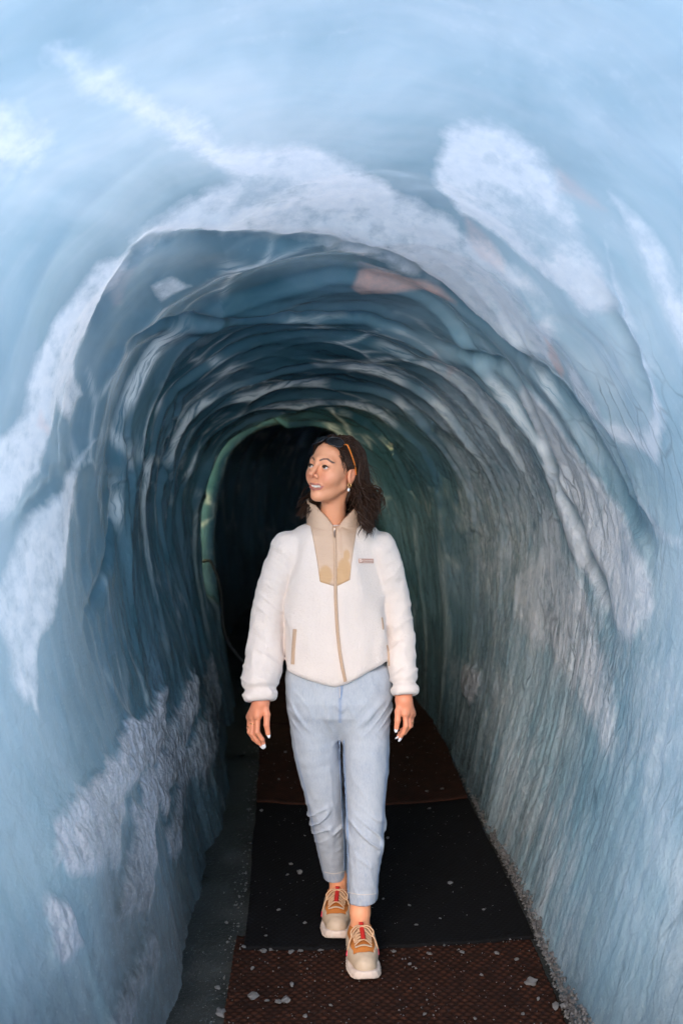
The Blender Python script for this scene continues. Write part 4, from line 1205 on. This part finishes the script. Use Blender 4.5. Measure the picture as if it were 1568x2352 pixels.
for L, y0 in ((JR, 2008), (JL, 2057)):
    inx = np.abs(px_ - L[-1][0]) < L[-1][3] * 1.2
    wear = np.maximum(wear,   .22 * inx * sstep(y0 - 2, y0 + 4, py_) * sstep(-.5, .5, vnoise(px_ * .30, py_ * .12, seed=4)))
wear = np.maximum(wear, .5 * np.exp(-((px_ - 781) / 4) ** 2) * (py_ < 1660) * (py_ > 1570))
set_attr(jeans, 'wear', np.clip(wear, 0, 1))
NB = bvh(NV, NF)
THREAD = plain('pale_thread', (.55, .50, .46), .8, 0, .1)
SEAM = plain('denim_seam', (.22, .30, .44), .9, 0, .25, 120)
for pts in ([(779, 1700), (781, 1760), (784, 1820), (786, 1870), (790, 1930), (791, 2000)], [(789, 1700), (790, 1760), (794, 1830), (796, 1880), (798, 1950), (799, 2050)]):
    strip('seam', pts, 3.4, NB, SEAM, jeans, .0025, 60)
strip('fly_seam', [(786, 1572), (785, 1590), (781, 1606)], 3, NB, SEAM, jeans, .003, 14)
strip('fly_seam', [(779, 1574), (780, 1590), (780, 1604)], 2.2, NB, THREAD, jeans, .002, 14)
strip('hem_stitch', [(744, 2003), (768, 2007), (791, 2001)], 2, NB, THREAD, jeans, .0018, 20)
strip('hem_stitch', [(799, 2050), (830, 2055), (864, 2053)], 2, NB, THREAD, jeans, .0018, 24)

# ---- hair
PERSON_HAIR = []
def hairline(q):
    """>0 where the scalp carries hair"""
    m = np.abs(q[:, 0])
    f = np.interp(q[:, 2], [-.06, -.02, .0, .03, .06, .085, .11], [-.035, -.022, .000, .030, .054, .064, .07])
    f = f - .25 * np.maximum(0, .05 - m) * 0 + .004 * np.cos(m * 90)
    return f - q[:, 1]
MASS = [([w2h(W(816, 1100, 3.40)), w2h(W(828, 1135, 3.37)), w2h(W(838, 1168, 3.335)), w2h(W(842, 1200, 3.30))], np.array([10, 16, 16, 8]) / SC),
        ([w2h(W(735, 1140, 3.40)), w2h(W(712, 1168, 3.395)), w2h(W(694, 1184, 3.38))], np.array([14, 9, 5]) / SC)]
def cap_sdf(q):
    d = ell(q, (0, -.018, .030), (.0810, .1000, .0840))
    d = smin(d, ell(q, (0, -.050, -.030), (.070, .060, .080)), .03)
    d = smax(d, -hairline(q), .012)
    for pts, rad in MASS: d = smin(d, chain(q, pts, rad, .01), .014)
    return d - .0045 * vnoise(q[:, 0]*70, q[:, 1]*70, q[:, 2]*22, 3)
Vk, Fk = surface_net(cap_sdf, (-.16, -.18, -.20), (.16, .12, .145), .0038)
hair = PM('hair', h2w(Vk), Fk, HAIR); hair['label'] = 'dark brown wavy shoulder-length hair'
R = np.random.default_rng(21)
def lock(pts, r, curl=.0, turns=3.0, n=44, sides=5, start=.45, jit=.002, taper=.35):
    c = catmull(pts, n); t = np.linspace(0, 1, n)
    amp = curl * sstep(start, 1.0, t); ph = R.uniform(0, 6.28) + t * turns * 2*np.pi
    tg = np.gradient(c, axis=0); tg /= np.linalg.norm(tg, axis=1, keepdims=True)
    u = np.cross(tg, [0, 1, .2]); u /= np.linalg.norm(u, axis=1, keepdims=True) + 1e-9; v = np.cross(tg, u)
    c = c + amp[:, None] * (np.cos(ph)[:, None]*u + np.sin(ph)[:, None]*v) + jit * np.column_stack([vnoise(t*7 + R.uniform(0, 99), t*0, seed=k) for k in range(3)])
    rad = r * (1 - (1 - taper) * t ** 2) * np.minimum(1, t * 8 + .4) * (1 - .85 * sstep(.9, 1, t))
    return tube_np(c, rad, sides, .62)
def scalp(az, elev, lift=.002):
    """az 0 = back, +90 = her left; elev from the equator of the skull"""
    a, e = math.radians(az), math.radians(elev)
    d = np.array([math.sin(a)*math.cos(e), -math.cos(a)*math.cos(e), math.sin(e)])
    return np.array([0, -.018, .030]) + d * (np.array([.0810, .1000, .0840]) + lift)
L_ = []
# her left side: combed back over the ear, falling before the shoulder
for k in range(620):
    az = R.uniform(8, 108); root = scalp(R.uniform(60, 125), R.uniform(35, 82))
    w1 = scalp(np.clip(az, 20, 88), R.uniform(0, 28), .006)
    ex = R.uniform(812, 876); ey = np.interp(ex, [812, 835, 848, 860, 876], [1170, 1225, 1238, 1205, 1165]) - abs(R.normal(0, 22))
    eY = R.uniform(3.20, 3.38)
    end = w2h(W(ex, ey, eY))
    w2 = np.array([R.uniform(.062, .098), R.uniform(-.085, -.028), R.uniform(-.05, -.02)])
    w3 = w2 * .45 + end * .55 + np.array([R.uniform(.0, .02), R.uniform(-.02, .02), .006])
    L_.append(lock([root, w1, w2, w3, end], R.uniform(.0014, .0038), R.uniform(.005, .016), R.uniform(1.8, 3.8), start=.30, sides=4))
# long curls at the front of that shoulder
for x, y in ((845, 1238), (838, 1228), (852, 1222), (833, 1236), (843, 1214), (828, 1210), (849, 1240), (840, 1242), (824, 1198), (857, 1228), (846, 1232), (836, 1218)):
    end = w2h(W(x, y, 3.205)); w2 = np.array([.088, -.03, -.05])
    L_.append(lock([scalp(80, 40), scalp(70, 5, .008), w2, w2*.4 + end*.6 + np.array([.0, .012, .012]), end], .0052, .014, 3.6, start=.55))
# far side: behind the neck to the other shoulder
for k in range(170):
    root = scalp(R.uniform(-70, 20), R.uniform(10, 70)); w1 = scalp(R.uniform(-75, -10), R.uniform(-30, 0), .006)
    ex = R.uniform(676, 722); ey = np.interp(ex, [672, 690, 722], [1188, 1196, 1180]) - abs(R.normal(0, 18))
    end = w2h(W(ex, ey, R.uniform(3.30, 3.42)))
    mid = w1 * .4 + end * .6 + np.array([R.uniform(-.012, .012), R.uniform(-.03, .0), .0])
    L_.append(lock([root, w1, mid, end], R.uniform(.0026, .0048), R.uniform(.004, .011), R.uniform(1.5, 3.2), start=.45))
# back curtain joining both
for k in range(110):
    root = scalp(R.uniform(-60, 60), R.uniform(0, 70)); w1 = scalp(R.uniform(-50, 60), R.uniform(-30, -5), .006)
    end = w2h(W(R.uniform(715, 850), R.uniform(1165, 1205), R.uniform(3.40, 3.47)))
    L_.append(lock([root, w1, w1*.45 + end*.55 + np.array([0, -.015, 0]), end], R.uniform(.003, .0055), .007, 2.5))
# crown: strands swept back from the forehead and temple
for k in range(300):
    s = R.uniform(-.6, 1); z0 = R.uniform(.0, .108) if k % 2 else R.uniform(.0, .07)
    f0 = float(np.interp(z0, [0, .03, .06, .085, .11], [.000, .030, .056, .066, .05]))
    if z0 > .08: root = np.array([s*.05, f0 + .004, z0 + R.uniform(-.004, .012)])
    else: root = np.array([math.copysign(.068 - .05*max(0, z0-.03), s), f0, z0])
    side = 1 if root[0] > 0 else -1
    w1 = scalp(side * R.uniform(85, 140), R.uniform(30, 72), .004); w2 = scalp(side * R.uniform(40, 85), R.uniform(5, 45), .005); w3 = scalp(side * R.uniform(20, 70), R.uniform(-25, 0), .004)
    d_ = root - np.array([0, -.018, .030]); k0 = np.linalg.norm(d_ / np.array([.083, .102, .086])); root = np.array([0, -.018, .030]) + d_ / max(k0, .90) * .995 if k0 > 1.02 else root
    L_.append(lock([root, w1, w2, w3], R.uniform(.0016, .0034), .0015, 2, n=30))
for k in range(150):       # temple to nape, over the ear
    z0 = R.uniform(-.004, .068); f0 = float(np.interp(z0, [0, .03, .06, .085], [.004, .033, .056, .066]))
    root = scalp(90, 0) * 0 + np.array([.066 - .25 * max(0, z0 - .03), f0, z0])
    w1 = scalp(R.uniform(92, 112), math.degrees(math.asin(min(.9, max(-.2, (z0 - .028) / .084)))) + R.uniform(0, 14), .003)
    w2 = scalp(R.uniform(62, 84), R.uniform(-12, 25), .005); w3 = scalp(R.uniform(25, 62), R.uniform(-35, -8), .004)
    L_.append(lock([root, w1, w2, w3], R.uniform(.0014, .0030), .0020, 2, n=28))
# fine flyaways
for k in range(60):
    s = R.choice([-1, 1], p=[.35, .65])
    if s > 0: end = w2h(W(R.uniform(815, 884), R.uniform(1090, 1215), R.uniform(3.2, 3.36)))
    else: end = w2h(W(R.uniform(672, 752), R.uniform(1150, 1203), R.uniform(3.24, 3.36)))
    w1 = scalp(s * R.uniform(45, 85), R.uniform(-15, 20), .008)
    L_.append(lock([scalp(s * 60, 40), w1, w1*.5 + end*.5 + R.normal(0, .012, 3), end], .0009, .006, 2.5, sides=4))
# baby hair at the temple
for k in range(26):
    z0 = R.uniform(.005, .07); root = np.array([.066 + R.uniform(-.003, .004), float(np.interp(z0, [0, .03, .06, .085], [.010, .036, .058, .066])), z0])
    L_.append(lock([root, root + [.004, R.uniform(-.004, .012), R.uniform(-.012, -.002)], root + [.004, R.uniform(-.01, .008), R.uniform(-.028, -.014)]], .0009, .003, 1.4, n=16, sides=4))
VLk, FLk = join_np(L_)
PX('hair_locks', h2w(VLk), FLk, HAIR, hair)

# ---- earring
lobe = np.array([.0765, .001, -.040])
torus(h2w(lobe + [.002, .001, -.003]), HM[:, 0] * .3 + HM[:, 1], .0052, .0011, 'earring_hoop', GOLD)
V, F = uv_sphere(.0044, 12, 16)
PM('earring_pearl', h2w(V * [1, 1, 1.25] + lobe + [.003, .003, -.0185]), F, PEARL)
V, F = tube_np([h2w(lobe + [.003, .002, -.008]), h2w(lobe + [.003, .003, -.0145])], [.0008, .0008], 6)
PX('earring_link', V, F, GOLD)

# ---- sunglasses pushed up on the head (a thing of its own)
sg = empty('sunglasses', Vector(h2w((0, .05, .11))))
tag(sg, 'dark sunglasses with orange temples pushed up on the dark hair', 'sunglasses')
SGV = np.array(sg.location)
def GM(name, V, F, mat, parent=sg): 
    o = mesh_mixed(name, np.asarray(V) - SGV, F, mat, parent); return o
gf = np.array([0, .060, .092]); gn = np.array([0, .62, .78]); gu = np.array([0, -.78, .62])      # centre, outward normal, 'up' of the lenses
LENS = plain('dark_lens', (.006, .005, .006), .35, 0, .05)
for s in (-1, 1):
    a = np.linspace(0, 2*np.pi, 28, endpoint=False)
    rim = np.array([gf + np.array([s*(.034 + .027*math.copysign(abs(math.cos(t))**.75, math.cos(t))), 0, 0]) + gu * (.0205*math.copysign(abs(math.sin(t))**.75, math.sin(t))) - gn * (.35*(.027*math.cos(t)*s + .034*s)**2 / .06 * 1.0) for t in a])
    Vr, Fr = tube_np(np.vstack([rim, rim[:1]]), .0024, 8); o_f = GM('frame', h2w(Vr), Fr, DARKPL)
    c = rim.mean(0) + gn * .003
    Vl = np.vstack([rim, (rim + c)/2 + gn*.0015, c[None]]); k_ = len(rim)
    Fl = [[i, (i+1) % k_, k_ + (i+1) % k_, k_ + i] for i in range(k_)] + [[k_ + i, k_ + (i+1) % k_, 2*k_, 2*k_] for i in range(k_)]
    GM('lens', h2w(Vl), np.array(Fl), LENS)
    hinge = gf + np.array([s*(.0640 if s > 0 else .050), 0, 0]) + gu*.010 - gn*.022
    q_ = 1.0 if s > 0 else .66
    tp = catmull([hinge, np.array([s*.0820*q_, .044, .078]), np.array([s*.0860*q_, .016, .044]), np.array([s*.0850*q_, -.006, .018]), np.array([s*.0810*q_, -.022, -.006])], 26)
    Vt, Ft = tube_np(tp, np.linspace(.0034, .0028, 26), 8, .6); GM('temple', h2w(Vt), Ft, ORANGE)
Vb, Fb = tube_np([gf + np.array([-.008, 0, 0]), gf + gn*.003, gf + np.array([.008, 0, 0])], .0024, 8); GM('bridge', h2w(Vb), Fb, DARKPL)

# ---- shoes
BEIGE = plain('beige_rubber', (.46, .35, .25), .6, 0, .14, 60, .2); CREAM = plain('cream_sole', (.58, .47, .40), .65, 0, .12, 70, .2)
RUST = plain('rust_nylon', (.46, .150, .025), .75, 0, .2, 160, .3); RED = plain('red_tape', (.55, .014, .010), .55, 0, .12, 90)
LACE = plain('sand_lace', (.55, .34, .20), .85, 0, .25, 500, .3); PINK = plain('pink_tip', (.75, .04, .10), .4, 0, .05)
def shoe(toe, yaw, label, knot_side):
    """toe: world point of the toe tip on the floor; local frame: x across, y back from the toe, z up"""
    ca, sa = math.cos(yaw), math.sin(yaw)
    Rz = np.array([[ca, -sa, 0], [sa, ca, 0], [0, 0, 1]])
    def tw(q): return np.asarray(q, float) @ Rz.T + toe
    root = empty('shoe', Vector(np.array(toe) - RV), person); root['label'] = label
    def SM(name, V, F, mat, parent=root): return mesh_mixed(name, np.asarray(V, float) @ Rz.T, F, mat, parent)
    ys = np.array([0, .012, .035, .075, .12, .17, .22, .255, .272]); hw = np.array([.016, .034, .0455, .0515, .046, .0395, .0405, .034, .016])
    cx = np.array([.004, .004, .003, .0, -.002, -.002, 0, 0, 0])
    def sole(p):
        y, z = p[:, 1], p[:, 2]
        w_ = np.interp(y, ys, hw) + .006 * np.sin(np.clip(z / .034, 0, 1) * math.pi) - .003; c_ = np.interp(y, ys, cx)
        lug = .0022 * np.sign(np.sin(y * 2*np.pi / .016)) * (z < .016)
        bot = .016 * np.maximum(0, 1 - y / .05) ** 2 + .010 * np.maximum(0, (y - .22) / .05) ** 2
        top = .034 + .010 * sstep(.10, .24, y) + .004 * np.cos(y * 60)
        d = np.maximum(np.abs(p[:, 0] - c_) - w_ - lug, np.maximum(y * -1, y - .272))
        return smax(smax(d, bot - z, .006), z - top, .008)
    V, F = surface_net(sole, (-.075, -.012, -.006), (.075, .285, .06), .0026); SM('sole', V, F, CREAM)
    def upper(p):
        d = chain(p, [(.003, .045, .036), (.0, .10, .044), (0, .155, .052), (0, .20, .058)], [.033, .040, .038, .036], .03)
        d = smin(d, rcone(p, (0, .185, .050), (0, .215, .050), .036, .034), .02)
        d = smin(d, rcone(p, (0, .185, .06), (0, .190, .092), .036, .037), .012)
        d = smax(d, .025 - p[:, 2], .004)
        d = smax(d, p[:, 2] - (.098 - .25*np.maximum(0, p[:, 1] - .17)), .004)
        return smax(d, -rcone(p, (0, .19, .070), (0, .192, .13), .031, .033), .004)
    UV, UF = surface_net(upper, (-.07, -.01, .015), (.07, .27, .14), .0026); up = SM('upper', UV, UF, RUST)
    def guard(p):   # beige rubber toe guard and side rand over the upper
        d = upper(p) - .0035
        y, z, x = p[:, 1], p[:, 2], np.abs(p[:, 0])
        line = np.interp(y, [0, .052, .062, .075, .10, .15, .20, .25], [.20, .20, .078, .070, .070, .072, .064, .068])
        # the vamp window between the eyelets stays open
        return smax(smax(d, z - line, .003), .032 - x - 6*np.maximum(0, .060 - y - .004*np.cos(x*60)), .004)
    V, F = surface_net(guard, (-.075, -.012, .015), (.075, .27, .12), .0026); SM('toe_guard', V, F, BEIGE)
    UB = bvh(UV, UF)
    def over(x, y, off=.004):
        h = UB.ray_cast(Vector((x, y, .3)), Vector((0, 0, -1)))
        return np.array(h[0]) + [0, -off*.4, off] if h[0] is not None else np.array([x, y, .070])
    # tongue with its red ladder
    tg = [over(0, y, .006) for y in np.linspace(.085, .150, 14)] + [np.array([0, .156, .097]), np.array([0, .158, .110])]
    c = catmull(tg, 36)
    tw_ = np.interp(np.linspace(0, 1, 36), [0, .5, .8, 1], [.020, .024, .026, .020])
    V = np.concatenate([np.stack([c + np.array([s*1.0, 0, 0])*tw_[:, None] + [0, .004*abs(s)*2, -.006*abs(s)] for s in (-1, -.5, 0, .5, 1)], 1).reshape(-1, 3)])
    th = V + [0, .006, .0]
    SM('tongue', np.vstack([V, th]), np.vstack([grid_faces(36, 5), grid_faces(36, 5)[:, ::-1] + len(V)]), RUST)
    V, F = tube_np(catmull([over(0, y, .0185) for y in np.linspace(.082, .150, 10)], 24), .0074, 8, .22); SM('red_strip', V, F, RED)
    loop = catmull([(0, .150, .094), (0, .147, .106), (0, .149, .119), (0, .158, .119), (0, .162, .104)], 20)
    V = np.concatenate([loop + [-.0068, 0, 0], loop + [.0068, 0, 0], loop + [.0068, .0025, -.001], loop + [-.0068, .0025, -.001], loop + [-.0068, 0, 0]]); SM('pull_tab', V, grid_faces(5, 20), RED)
    # laces: crossings, eyelet to eyelet
    ry = np.linspace(.082, .140, 5)
    for i, y in enumerate(ry):
        w_ = .027 + .001*i
        for s in (-1, 1):
            y2 = y + (.006 if i < 4 else .0)
            pts = [over(-s*w_, y, .004), over(-s*w_*.5, y + .001, .011), over(0, (y+y2)/2 - .002, .0165), over(s*w_*.5, y2, .011), over(s*w_, y2 + .004, .004)]
            V, F = tube_np(catmull(pts, 16), .0024, 6); SM('lace', V, F, LACE)
    # bow: two loops, two tails with pink tips
    kn = over(0, .146, .020)
    for s in (-1, 1):
        lp = catmull([kn, kn + [s*.020, -.012, .006], kn + [s*.036, -.020, -.008], kn + [s*.032, -.026, -.022], kn + [s*.014, -.016, -.010], kn], 26)
        V, F = tube_np(lp, .0024, 6); SM('lace', V, F, LACE)
        tl = catmull([kn, kn + [s*.022, -.014, -.004], kn + [s*.040, -.034, -.030], kn + [s*.049, -.040, -.058]], 22)
        V, F = tube_np(tl, .0024, 6); SM('lace', V, F, LACE)
        V, F = tube_np([tl[-1], tl[-1] + [s*.002, -.002, -.018]], .0030, 6); SM('lace_tip', V, F, PINK)
    V, F = tube_np(catmull([over(-.026, .074, .006), over(0, .070, .008), over(.026, .074, .006)], 14), .0034, 6, .7); SM('lace_anchor', V, F, BEIGE)
    return root
shoe(*SHOES[0], 'tan and rust trail shoe stepping onto the brown mat', 1)
shoe(*SHOES[1], 'tan and rust trail shoe standing on the black mat', -1)
# ------------------------------------------------------------------ lamp in the niche and its cable
LAMPM = NT('lamp_glow')
LAMPM.b.inputs['Emission Color'].default_value = (1.0, .80, .38, 1); LAMPM.b.inputs['Emission Strength'].default_value = 15.0
LAMPM.b.inputs['Base Color'].default_value = (.9, .9, .85, 1)
BLACKPL = plain('black_rubber', (.008, .008, .008), .5, 0, .1)
lamp = empty('tube_lamp', (-1.06, 6.02, .80))
tag(lamp, 'tube lamp glowing inside the niche of the ice wall', 'lamp')
_r = int(np.argmin(np.abs(YS - 6.02)))
_c = [j for j in range(NC) if -1.85 < ARC[_r, j] < -.55][::8]
rope = np.array([P[_r, j] + NRM[_r, j] * .035 for j in _c]) - np.array(lamp.location)
V, F = tube_np(catmull(rope, 60), .012, 8); mesh_mixed('glow_tube', V, F, LAMPM.m, lamp)
for e0, e1 in ((rope[0], rope[1]), (rope[-1], rope[-2])):
    dd_ = (e0 - e1) / np.linalg.norm(e0 - e1)
    V, F = tube_np([e0 - dd_ * .01, e0 + dd_ * .04], .017, 8); mesh_mixed('end_cap', V, F, BLACKPL, lamp)
TB = bvh(P[::2, ::2].reshape(-1, 3), grid_faces(len(P[::2]), len(P[0, ::2])))
pts = [rope[0] + np.array(lamp.location), rope[0] + np.array(lamp.location) + [.05, .01, -.06]] + [np.array(at(*q, 6.05)) for q in ((474, 1288), (490, 1302), (503, 1335), (510, 1380), (512, 1430), (522, 1470), (545, 1505), (575, 1540), (600, 1600))]
V, F = tube_np(catmull(pts, 70), .010, 8)
o = mesh_mixed('power_cable', V, F, BLACKPL)
tag(o, 'thin black cable hanging from the lit niche down the ice wall', 'cable')

# ------------------------------------------------------------------ loose ice
def make_chunk_mat():
    m = NT('loose_ice'); o = m.coord(); n = m.noise(o, 60, 4)
    m.l(m.mix(n, (.16, .16, .165), (.34, .34, .345)), m.b.inputs['Base Color'])
    m.set(Roughness=.28, IOR=1.31, Transmission_Weight=.55)
    m.l(m.bump(n, .4, .004), m.b.inputs['Normal'])
    return m.m
CHUNK = make_chunk_mat()
def chunk_mesh(seed):
    r = random.Random(seed); bm = bmesh.new()
    bmesh.ops.create_icosphere(bm, subdivisions=2, radius=1)
    for v in bm.verts:
        n = mnoise(v.co * 1.3 + Vector((seed * 3.1, 0, 0))); n2 = mnoise(v.co * 3 + Vector((0, seed * 1.7, 0)))
        v.co *= 1 + .62 * n + .30 * n2
        v.co.z *= .45; v.co = Vector([round(c_ * 2.2) / 2.2 * .35 + c_ * .65 for c_ in v.co])
    me = bpy.data.meshes.new('ice_chunk'); bm.to_mesh(me); bm.free(); me.materials.append(CHUNK)
    return me
CM = [chunk_mesh(k) for k in range(7)]
YB, YC, YD = G(900, 2165)[1], G(800, 1840)[1], G(800, 1660)[1]
def mat_top(y):
    return .018 if y < YB else .030 if y < YC else .046 if y < YD else .06
FRONT = [(1218, 2258, 15), (581, 2290, 14), (640, 2302, 10), (655, 2300, 13), (612, 2300, 8), (1275, 2312, 11), (560, 2175, 6), (605, 2186, 8), (622, 2182, 6), (668, 2188, 9), (690, 2185, 7), (735, 2184, 7), (905, 2186, 6), (985, 2192, 9), (1060, 2188, 8), (1140, 2190, 8),
         (940, 2215, 5), (1105, 2240, 5), (1185, 2205, 7), (670, 2262, 7), (580, 2225, 6), (975, 2330, 6), (1090, 2340, 6), (760, 2310, 6), (700, 2335, 7), (1200, 2330, 6), (1235, 2295, 6)]
BLACKC = [(1033, 2030, 8), (688, 2005, 8), (668, 1985, 5), (660, 2010, 5), (600, 1862, 4.5), (985, 1858, 4.5), (890, 1925, 4), (1110, 2090, 4.5), (940, 2080, 4.5), (880, 2065, 4), (640, 2090, 4.5), (700, 2120, 4.5), (955, 2125, 5), (1010, 2110, 4), (610, 2150, 5), (700, 1920, 3.5)]
BACKC = [(655, 1728, 4.5), (980, 1818, 4.5), (1015, 1812, 4.5), (860, 1795, 4), (935, 1740, 3), (640, 1790, 3), (690, 1760, 3)]
SIDEC = [(510, 2330, 16), (545, 2200, 6), (520, 2120, 6), (550, 2060, 5), (500, 2270, 7)]
k = 0
for L, label, grp in ((FRONT, 'small lump of clear ice lying on the nearest brown mat', 'ice lumps on the brown mat'),
                      (BLACKC, 'tiny lump of clear ice lying on the black mat', 'ice lumps on the black mat'),
                      (BACKC, 'tiny ice crumb on the brown mat behind the woman', 'ice crumbs on the mat behind the woman'),
                      (SIDEC, 'ice lump on the bare floor along the edge of the mats', 'ice lumps beside the mats')):
    for px, py, r_ in L:
        p0 = on_floor(px, py, 0.0); z = mat_top(p0.y) if grp != 'ice lumps beside the mats' else .0
        p0 = on_floor(px, py, z)
        o = bpy.data.objects.new('ice_chunk', CM[k % 7]); k += 1
        COL.objects.link(o); s = r_ * p0.y / FPX * (.78 if r_ < 12 else .95)
        o.location = (p0.x, p0.y, z + s * .38); o.scale = (s * random.uniform(.9, 1.3), s * random.uniform(.8, 1.2), s * random.uniform(.8, 1.1))
        o.rotation_euler = (random.uniform(-.3, .3), random.uniform(-.3, .3), random.uniform(0, 6.28))
        lab = label
        if grp == 'ice lumps on the brown mat' and r_ >= 14: lab = 'largest flat lump of clear ice on the brown mat, by the wall' if px > 1000 else 'big rounded ice lump at the bare-floor edge of the brown mat'
        elif grp == 'ice lumps beside the mats' and r_ >= 14: lab = 'large cloudy ice lump on the bare floor beside the brown mat'
        elif grp == 'ice lumps on the brown mat':
            lab = 'small ice lump in the line against the front edge of the black mat' if py < 2200 else 'small ice lump on the brown mat on its bare-floor side' if px < 800 else 'small ice lump on the brown mat between the front shoe and the crushed ice bank'
        elif grp == 'ice lumps on the black mat':
            lab = 'tiny ice lump on the black mat between the legs and the bare floor' if px < 780 else 'tiny ice lump on the black mat between the legs and the crushed ice bank'
        tag(o, lab, 'ice chunk', grp)
# frost crumbs: thousands of grains along the mats' edges and scattered over them
def grains(name, spots, label):
    V, F = [], []
    base = np.array([[1,0,-.3],[-.5,.87,-.3],[-.5,-.87,-.3],[0,0,1.0],[.3,.3,.4]])
    fc = np.array([[0,1,3],[1,2,3],[2,0,3],[0,2,1],[0,1,4]])
    for i, (x, y, z, s) in enumerate(spots):
        a = random.uniform(0, 6.28); c_, s_ = math.cos(a), math.sin(a)
        q = base * [random.uniform(.7, 1.3), random.uniform(.7, 1.3), random.uniform(.5, 1.0)] * s
        q = np.column_stack([q[:, 0]*c_ - q[:, 1]*s_, q[:, 0]*s_ + q[:, 1]*c_, q[:, 2]]) + [x, y, z + s*.3]
        V.append(q); F.append(fc + 5*i)
    o = mesh_np(name, np.vstack(V), np.vstack(F), CHUNK, smooth=False)
    return tag(o, label, kind='stuff')
sp = []
for _ in range(620):       # over the front mat, packed against the black one's edge
    x = random.uniform(-.34, .66)
    y = random.uniform(2.6, YB - .02) if random.random() < .6 else YB - .012 + .035 * (x + .1) ** 2 * 3 - abs(random.gauss(0, .018))
    sp.append((x, y, .018, abs(random.gauss(.0010, .0014)) + .0006))
for _ in range(260): sp.append((random.uniform(-.36, .62), random.uniform(YB + .05, YC - .05), .030, abs(random.gauss(.0006, .0007)) + .0005))
for _ in range(380): sp.append((random.uniform(-.44, .56), random.uniform(YC + .08, YD - .05), .046, abs(random.gauss(.0007, .0008)) + .0005))
grains('ice_crumbs', sp, 'fine ice crumbs scattered over the mats')
sp = []
for _ in range(5200):       # ridge of granular ice between the mats and the wall on their far side
    y = random.uniform(2.4, 6.4); xe = np.interp(y, [2.4, 3.4, 4.75, 6.4], [.672, .668, .598, .53]); w_ = abs(random.gauss(0, .028))
    sp.append((xe + w_ + random.uniform(-.012, .006), y, .005 + .045 * max(0, 1 - abs(w_ - .03)/.05) * random.random() + .3*w_, abs(random.gauss(.004, .003)) + .002))
grains('crushed_ice', sp, 'grey crushed ice banked between the mats and the wall')
sp = []
for _ in range(350):
    y = random.uniform(2.4, 6.2); xe = np.interp(y, [2.4, 3.4, 4.75, 6.2], [-.335, -.355, -.405, -.49]); w_ = abs(random.gauss(0, .035))
    sp.append((xe - w_ + random.uniform(0, .008), y, .002, abs(random.gauss(.002, .0022)) + .001))
grains('frost_grains', sp, 'frost grains along the other edge of the mats on the bare floor')
